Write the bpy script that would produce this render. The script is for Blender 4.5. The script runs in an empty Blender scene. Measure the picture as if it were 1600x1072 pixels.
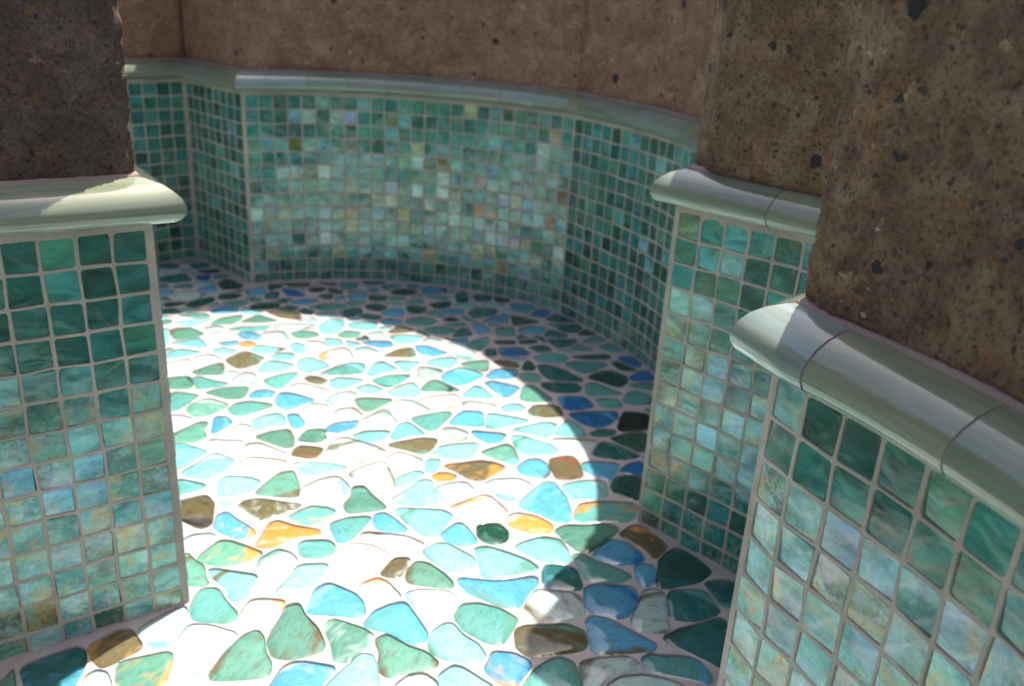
import bpy, bmesh, math, random
import numpy as np
from mathutils import Vector, Matrix, Quaternion, noise, geometry
rnd = random.Random(7)
# All plans below are written in mosaic pitches (one tile plus one joint = 2 cm);
# everything is scaled to metres once, at the very end.
S = 0.02
AZ_SUN, EL_SUN = math.radians(32.0), math.radians(68.0)
scene = bpy.context.scene

# ------------------------------------------------------------------ camera
cam_data = bpy.data.cameras.new('camera')
cam = bpy.data.objects.new('camera', cam_data)
scene.collection.objects.link(cam)
scene.camera = cam
PITCH, ROLL = 0.373, 0.058
fw = Vector((0, math.cos(PITCH), -math.sin(PITCH)))
rt = Vector((1, 0, 0)); up = rt.cross(fw)
c_, s_ = math.cos(ROLL), math.sin(ROLL)
r2 = rt * c_ + up * s_; u2 = up * c_ - rt * s_
m = Matrix((r2, u2, -fw)).transposed().to_4x4()
m.translation = Vector((0, 0, 7.082)) * S
cam.matrix_world = m
cam_data.sensor_width = 36.0
cam_data.lens = 30.67
cam_data.clip_start = 0.01
cam_data.clip_end = 200
cam_data.dof.use_dof = True
cam_data.dof.focus_distance = 20.0 * S
cam_data.dof.aperture_fstop = 13.0

# ------------------------------------------------------------------ sky, sun, exposure
world = bpy.data.worlds.new('World'); scene.world = world
world.use_nodes = True
wn = world.node_tree.nodes; wl = world.node_tree.links
bg = wn['Background']; sky = wn.new('ShaderNodeTexSky')
sky.sky_type = 'NISHITA'; sky.sun_disc = False
sky.dust_density = 4.0; sky.ozone_density = 0.6; sky.sun_elevation = EL_SUN; sky.sun_rotation = AZ_SUN
wl.new(sky.outputs[0], bg.inputs[0]); bg.inputs[1].default_value = 0.06
sun_data = bpy.data.lights.new('sun', 'SUN')
sun_data.energy = 2.7; sun_data.angle = math.radians(0.53); sun_data.color = (1.0, 0.94, 0.86)
sun = bpy.data.objects.new('sun', sun_data); scene.collection.objects.link(sun)
sdir = -Vector((math.sin(AZ_SUN) * math.cos(EL_SUN), math.cos(AZ_SUN) * math.cos(EL_SUN), math.sin(EL_SUN)))
sun.rotation_euler = sdir.to_track_quat('-Z', 'Y').to_euler()
sun.location = (0, 0, 3)
vs = scene.view_settings
vs.view_transform = 'Standard'; vs.look = 'None'; vs.gamma = 1.0; vs.use_curve_mapping = False
vs.exposure = 1.8
scene.render.engine = 'CYCLES'
scene.cycles.max_bounces = 8
scene.cycles.sample_clamp_indirect = 6.0

# ------------------------------------------------------------------ helpers
def link(o, parent=None):
    scene.collection.objects.link(o)
    if parent is not None: o.parent = parent
    return o
def mesh_from(name, verts, faces, mat, smooth=False, uvs=None, colors=None):
    me = bpy.data.meshes.new(name)
    me.from_pydata([tuple(v) for v in verts], [], faces)
    me.materials.append(mat)
    if smooth: me.polygons.foreach_set('use_smooth', [True] * len(me.polygons))
    if uvs is not None:
        l = me.uv_layers.new(name='UVMap')
        idx = np.zeros(len(me.loops), dtype=np.int32); me.loops.foreach_get('vertex_index', idx)
        l.data.foreach_set('uv', np.array(uvs, dtype=np.float32)[idx].ravel())
    for k, v in (colors or {}).items():
        a = me.attributes.new(k, 'FLOAT_COLOR', 'POINT')
        arr = np.ones((len(verts), 4), dtype=np.float32); arr[:, :3] = np.array(v, dtype=np.float32)
        a.data.foreach_set('color', arr.ravel())
    me.update()
    return me
def put(name, verts, faces, mat, parent=None, **k):
    return link(bpy.data.objects.new(name, mesh_from(name, verts, faces, mat, **k)), parent)
def tag(o, label=None, cat=None, group=None, kind=None):
    if label: o['label'] = label
    if cat: o['category'] = cat
    if group: o['group'] = group
    if kind: o['kind'] = kind
    return o
def empty(name, x, y, z=-13.65):
    o = bpy.data.objects.new(name, None); o.empty_display_size = 0.05
    o.location = (x, y, z); return link(o)

# ------------------------------------------------------------------ materials
class NT:
    def __init__(s, name):
        s.m = bpy.data.materials.new(name); s.m.use_nodes = True
        s.n = s.m.node_tree.nodes; s.l = s.m.node_tree.links
        s.p = s.n['Principled BSDF']; s.out = s.n['Material Output']
    def node(s, t, ins=None, **kw):
        nd = s.n.new(t)
        for k, v in kw.items(): setattr(nd, k, v)
        for k, v in (ins or {}).items():
            if hasattr(v, 'is_output') or isinstance(v, bpy.types.NodeSocket): s.l.new(v, nd.inputs[k])
            else: nd.inputs[k].default_value = v
        return nd
    def coords(s, kind='Object', offset=True, sc=(1, 1, 1)):
        tc = s.node('ShaderNodeTexCoord')
        v = s.node('ShaderNodeVectorMath', {0: tc.outputs[kind], 1: tuple(50.0 * q for q in sc)}, operation='MULTIPLY').outputs[0]
        if offset:
            oi = s.node('ShaderNodeObjectInfo')
            r = s.node('ShaderNodeMath', {0: oi.outputs['Random'], 1: 91.7}, operation='MULTIPLY').outputs[0]
            v = s.node('ShaderNodeVectorMath', {0: v, 1: r}, operation='ADD').outputs[0]
        return v
    def noise(s, v, scale, detail=3, rough=.55, dist=0.0, out=0):
        return s.node('ShaderNodeTexNoise', {'Vector': v, 'Scale': scale, 'Detail': detail, 'Roughness': rough, 'Distortion': dist}).outputs[out]
    def vor(s, v, scale, feature='F1', out='Distance', rnd_=1.0):
        return s.node('ShaderNodeTexVoronoi', {'Vector': v, 'Scale': scale, 'Randomness': rnd_}, feature=feature).outputs[out]
    def ramp(s, f, stops, interp='LINEAR'):
        r = s.node('ShaderNodeValToRGB', {'Fac': f}); cr = r.color_ramp; cr.interpolation = interp
        while len(cr.elements) < len(stops): cr.elements.new(.5)
        for e, (p, c) in zip(cr.elements, stops):
            e.position = p
            e.color = (c[0], c[1], c[2], 1) if isinstance(c, tuple) else (c, c, c, 1)
        return r.outputs[0]
    def mix(s, f, a, b, mode='MIX'):
        r = s.node('ShaderNodeMix', data_type='RGBA', blend_type=mode)
        for sock, v in ((r.inputs[0], f), (r.inputs[6], a), (r.inputs[7], b)):
            if isinstance(v, bpy.types.NodeSocket): s.l.new(v, sock)
            elif isinstance(v, tuple): sock.default_value = (*v[:3], 1)
            else: sock.default_value = v
        return r.outputs[2]
    def math(s, op, a, b=0.0):
        return s.node('ShaderNodeMath', {0: a, 1: b}, operation=op).outputs[0]
    def bump(s, h, strength, dist, normal=None):
        ins = {'Height': h, 'Strength': strength, 'Distance': dist * S}
        if normal is not None: ins['Normal'] = normal
        return s.node('ShaderNodeBump', ins).outputs[0]
    def set(s, **k):
        for a, v in k.items():
            a = a.replace('_', ' ')
            if isinstance(v, bpy.types.NodeSocket): s.l.new(v, s.p.inputs[a])
            else: s.p.inputs[a].default_value = (*v, 1) if isinstance(v, tuple) and s.p.inputs[a].type == 'RGBA' else v

def mat_grout(name, col, wet=False):
    t = NT(name); v = t.coords(offset=False)
    n1 = t.noise(v, .35, 4); n2 = t.noise(v, 9, 4, .7)
    c = t.mix(t.ramp(n1, [(.35, 0.0), (.65, 1.0)]), tuple(q * .74 for q in col), tuple(min(.9, q * 1.12) for q in col))
    c = t.mix(t.ramp(n2, [(.35, .35), (.6, 0.0)]), c, tuple(q * .55 for q in col))
    t.set(Base_Color=c, Roughness=.75)
    t.set(Normal=t.bump(n2, .6, .05)); return t.m
M_GROUT_FLOOR = mat_grout('floor_grout', (.50, .42, .41))
M_GROUT_WALL = mat_grout('wall_grout', (.56, .46, .39))
M_MORTAR = mat_grout('pink_mortar', (.34, .235, .20))

def mat_tile(name, attr):
    t = NT(name)
    if attr: nd = t.node('ShaderNodeAttribute', attribute_name='base'); irs = .5
    else: nd = t.node('ShaderNodeObjectInfo'); irs = nd.outputs['Alpha']
    base = nd.outputs['Color']
    v = t.coords(offset=not attr)
    streak = t.noise(t.node('ShaderNodeVectorMath', {0: v, 1: (1.0, 2.2, 1.0)}, operation='MULTIPLY').outputs[0], .8, 4, .55, .9)
    patch = t.noise(v, 1.1, 4, .6, .8)
    grain = t.noise(v, 14, 4, .75)
    c = t.mix(t.ramp(streak, [(.32, 0.0), (.68, 1.0)]), t.mix(1.0, base, (.42, .5, .5), 'MULTIPLY'), t.mix(1.0, base, (1.55, 1.5, 1.6), 'MULTIPLY'))
    # the iridescent skin: gold, aqua, lilac and silver patches with fine crazing
    irid = t.ramp(patch, [(.34, (.95, .60, .20)), (.42, (.85, .80, .42)), (.47, (.35, .85, .72)), (.54, (.75, .95, .95)), (.62, (.45, .7, .95)), (.7, (.85, .75, .9)), (.78, (.9, .85, .6))])
    craze = t.vor(t.node('ShaderNodeVectorMath', {0: v, 1: t.noise(v, 3.0, 3, out=1)}, operation='ADD').outputs[0], 3.2, 'DISTANCE_TO_EDGE')
    crz = t.ramp(craze, [(.0, 0.0), (.03, 1.0)])
    film = t.noise(v, .8, 3, .6)
    fm = t.ramp(film, [(.34, .06), (.66, 1.0)])
    fleck = t.ramp(t.math('ADD', t.math('MULTIPLY', film, .5), t.math('MULTIPLY', t.noise(v, 6.0, 5, .75), .5)), [(.45, 0.0), (.55, .9)])
    pale = t.mix(.55, c, irid)
    c = t.mix(t.math('MULTIPLY', fleck, irs), c, pale)  # reflected sheen also baked into the base colour, as flecks
    c = t.mix(t.math('MULTIPLY', t.math('SUBTRACT', 1.0, crz), t.math('MULTIPLY', irs, .5)), c, t.mix(1.0, base, (.3, .3, .3), 'MULTIPLY'))
    fm = t.math('MULTIPLY', fm, t.math('ADD', t.math('MULTIPLY', irs, .8), .4))
    rough = t.ramp(grain, [(.3, .02), (.75, .09)])
    wavy = t.noise(t.node('ShaderNodeVectorMath', {0: v, 1: (1.0, 1.5, 1.0)}, operation='MULTIPLY').outputs[0], .85, 2, .45, .5)
    bn = t.bump(wavy, .55, .13)
    bn = t.bump(grain, .25, .02, bn)
    bn = t.bump(craze, .12, .02, bn)
    t.set(Base_Color=c, Roughness=rough, IOR=1.52, Normal=bn, Coat_Weight=.8, Coat_Roughness=.03)
    fr = t.node('ShaderNodeFresnel', {'IOR': 1.9, 'Normal': bn}).outputs[0]
    gl = t.node('ShaderNodeBsdfGlossy', {'Color': t.mix(crz, t.mix(.5, irid, (.2, .2, .2)), irid), 'Roughness': t.math('MULTIPLY', rough, 1.3), 'Normal': bn})
    fac = t.math('MULTIPLY', t.math('MULTIPLY', fr, 1.25), fm)
    mx = t.node('ShaderNodeMixShader', {0: fac, 1: t.p.outputs[0], 2: gl.outputs[0]})
    t.l.new(mx.outputs[0], t.out.inputs[0]); return t.m
M_TILE = mat_tile('iridescent_glass_tile', False)
M_TILE_J = mat_tile('iridescent_glass_tile_joined', True)

def mat_floor_glass():
    t = NT('streaked_floor_glass')
    base = t.node('ShaderNodeAttribute', attribute_name='base').outputs['Color']
    acc = t.node('ShaderNodeAttribute', attribute_name='accent').outputs['Color']
    dirn = t.node('ShaderNodeAttribute', attribute_name='grain_dir')
    v = t.coords(offset=False)
    # rotate by the direction stored on each piece, then stretch so colour runs in streaks
    rot = t.node('ShaderNodeVectorRotate', {'Vector': v, 'Angle': t.math('MULTIPLY', dirn.outputs['Fac'], 6.283)}, rotation_type='Z_AXIS').outputs[0]
    st = t.node('ShaderNodeVectorMath', {0: rot, 1: (.36, 1.0, 1.0)}, operation='MULTIPLY').outputs[0]
    n = t.noise(st, 1.0, 3, .55, 1.0)
    n2 = t.noise(st, 2.6, 4, .6, 1.6)
    c = t.mix(t.ramp(n, [(.49, 0.0), (.66, 1.0)]), base, acc)
    c = t.mix(t.ramp(n2, [(.3, .6), (.5, 0.0)]), c, t.mix(1.0, c, (.4, .5, .45), 'MULTIPLY'))
    c = t.mix(t.ramp(n2, [(.62, 0.0), (.85, .25)]), c, (.7, .8, .78))
    bub = t.ramp(t.vor(v, 2.3), [(.0, .55), (.045, 0.0)])
    c = t.mix(bub, c, t.mix(1.0, c, (.25, .3, .3), 'MULTIPLY'))
    t.set(Base_Color=c, Roughness=.07, IOR=1.5, Coat_Weight=.35, Coat_Roughness=.03)
    bn = t.bump(t.noise(v, .9, 3, .5), .35, .12)
    t.set(Normal=bn); return t.m
M_FLOOR_GLASS = mat_floor_glass()

def mat_trim():
    t = NT('pale_glass_trim')
    uv = t.node('ShaderNodeTexCoord').outputs['UV']
    oi = t.node('ShaderNodeObjectInfo')
    r = t.node('ShaderNodeMath', {0: oi.outputs['Random'], 1: 37.0}, operation='MULTIPLY').outputs[0]
    uv = t.node('ShaderNodeVectorMath', {0: uv, 1: r}, operation='ADD').outputs[0]
    st = t.node('ShaderNodeVectorMath', {0: uv, 1: (.09, 1.25, 1)}, operation='MULTIPLY').outputs[0]
    n = t.noise(st, 1.4, 4, .6, .5); n2 = t.noise(st, 3.2, 4, .6, .8)
    c = t.ramp(n, [(.25, (.19, .22, .16)), (.42, (.23, .27, .20)), (.52, (.29, .33, .27)), (.6, (.25, .28, .21)), (.72, (.32, .36, .34))])
    c = t.mix(t.ramp(n2, [(.55, 0.0), (.75, .5)]), c, (.42, .41, .30))
    tint = t.ramp(oi.outputs['Random'], [(0.0, (.82, .95, .85)), (.35, (1.1, 1.05, .85)), (.65, (1.05, 1.12, 1.25)), (1.0, (.9, .95, .8))])
    c = t.mix(1.0, c, tint, 'MULTIPLY')
    v = t.coords(offset=True)
    g = t.noise(v, 16, 4, .75)
    fleck = t.ramp(t.vor(v, 2.6), [(.0, .5), (.07, 0.0)])
    c = t.mix(fleck, c, (.75, .78, .74))
    t.set(Base_Color=c, Roughness=t.ramp(g, [(.3, .04), (.8, .14)]), IOR=1.6, Coat_Weight=1.0, Coat_Roughness=.03, Transmission_Weight=.18)
    bn = t.bump(n2, .08, .05); bn = t.bump(g, .12, .02, bn)
    t.set(Normal=bn); return t.m
M_TRIM = mat_trim()

def mat_stone(name, dark, mid, light, rust):
    t = NT(name); v = t.coords(offset=False)
    vs_ = t.node('ShaderNodeVectorMath', {0: v, 1: (.7, .7, 1.7)}, operation='MULTIPLY').outputs[0]
    big = t.noise(v, .22, 5, .6, .4); med = t.noise(v, .8, 7, .66, .5); fine = t.noise(v, 8.0, 6, .8)
    c = t.mix(t.ramp(big, [(.35, 0.0), (.65, 1.0)]), dark, mid)
    c = t.mix(t.ramp(med, [(.46, 0.0), (.66, .9)]), c, light)
    c = t.mix(t.ramp(t.noise(v, 1.3, 5, .65, 1.0), [(.54, 0.0), (.68, .75)]), c, rust)
    c = t.mix(t.ramp(fine, [(.36, .9), (.49, 0.0)]), c, tuple(q * .22 for q in dark))
    c = t.mix(t.ramp(fine, [(.58, 0.0), (.74, .6)]), c, tuple(min(.8, q * 1.9) for q in light))
    # pale scuffs
    sm = t.math('MULTIPLY', t.ramp(t.noise(vs_, .55, 3, .5, 2.2), [(.62, 0.0), (.68, 1.0)]), t.ramp(t.noise(v, 5, 5, .8), [(.48, 0.0), (.62, .7)]))
    c = t.mix(sm, c, tuple(min(.8, q * 2.0) for q in light))
    wob = t.node('ShaderNodeVectorMath', {0: v, 1: t.node('ShaderNodeVectorMath', {0: t.noise(v, 3.4, 3, out=1), 1: (.35, .35, .35)}, operation='MULTIPLY').outputs[0]}, operation='ADD').outputs[0]
    def spots(scale, big_, thr0, gate):
        inc = t.node('ShaderNodeTexVoronoi', {'Vector': wob, 'Scale': scale}, feature='F1')
        sc_ = t.node('ShaderNodeSeparateColor', {0: inc.outputs['Color']})
        sz = t.math('SUBTRACT', t.math('MULTIPLY', t.math('POWER', sc_.outputs[0], gate), big_), thr0)
        return t.ramp(t.math('SUBTRACT', sz, inc.outputs['Distance']), [(.0, 0.0), (.02, 1.0)]), sc_
    s1, q1 = spots(.7, .27, .02, 3.5); s2, q2 = spots(1.9, .34, .08, 2.0); s3, q3 = spots(4.2, .42, .1, 1.2)  # dark spots: black inclusions, and the shade of pits put into the colour
    c = t.mix(t.math('MULTIPLY', s3, .75), c, (.03, .024, .02))
    c = t.mix(t.math('MULTIPLY', s2, .85), c, t.mix(t.math('GREATER_THAN', q2.outputs[2], .8), (.025, .02, .018), (.5, .45, .38)))
    c = t.mix(t.math('MULTIPLY', s1, .92), c, (.016, .016, .018))
    t.set(Base_Color=c, Roughness=.82)
    h = t.math('SUBTRACT', t.math('ADD', t.math('MULTIPLY', med, .8), t.math('MULTIPLY', fine, .55)), t.math('ADD', t.math('MULTIPLY', s2, .35), t.math('MULTIPLY', s3, .3)))
    t.set(Normal=t.bump(h, 1.0, .16)); return t.m
M_STONE_DARK = mat_stone('dark_volcanic_stone', (.07, .044, .035), (.12, .073, .054), (.20, .13, .098), (.22, .10, .035))
M_STONE_BROWN = mat_stone('brown_volcanic_stone', (.14, .074, .038), (.25, .140, .074), (.40, .255, .15), (.34, .15, .05))
M_STONE_RED = mat_stone('reddish_volcanic_stone', (.24, .115, .065), (.36, .185, .115), (.46, .28, .18), (.38, .18, .07))
def mat_ground():
    t = NT('patio_ground'); v = t.coords(offset=False)
    n = t.noise(v, .05, 6, .6); f = t.noise(v, 2, 5, .7)
    t.set(Base_Color=t.mix(f, t.mix(n, (.30, .25, .2), (.38, .33, .27)), (.2, .17, .14)), Roughness=.9, Normal=t.bump(f, .5, .2)); return t.m
M_GROUND = mat_ground()
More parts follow.
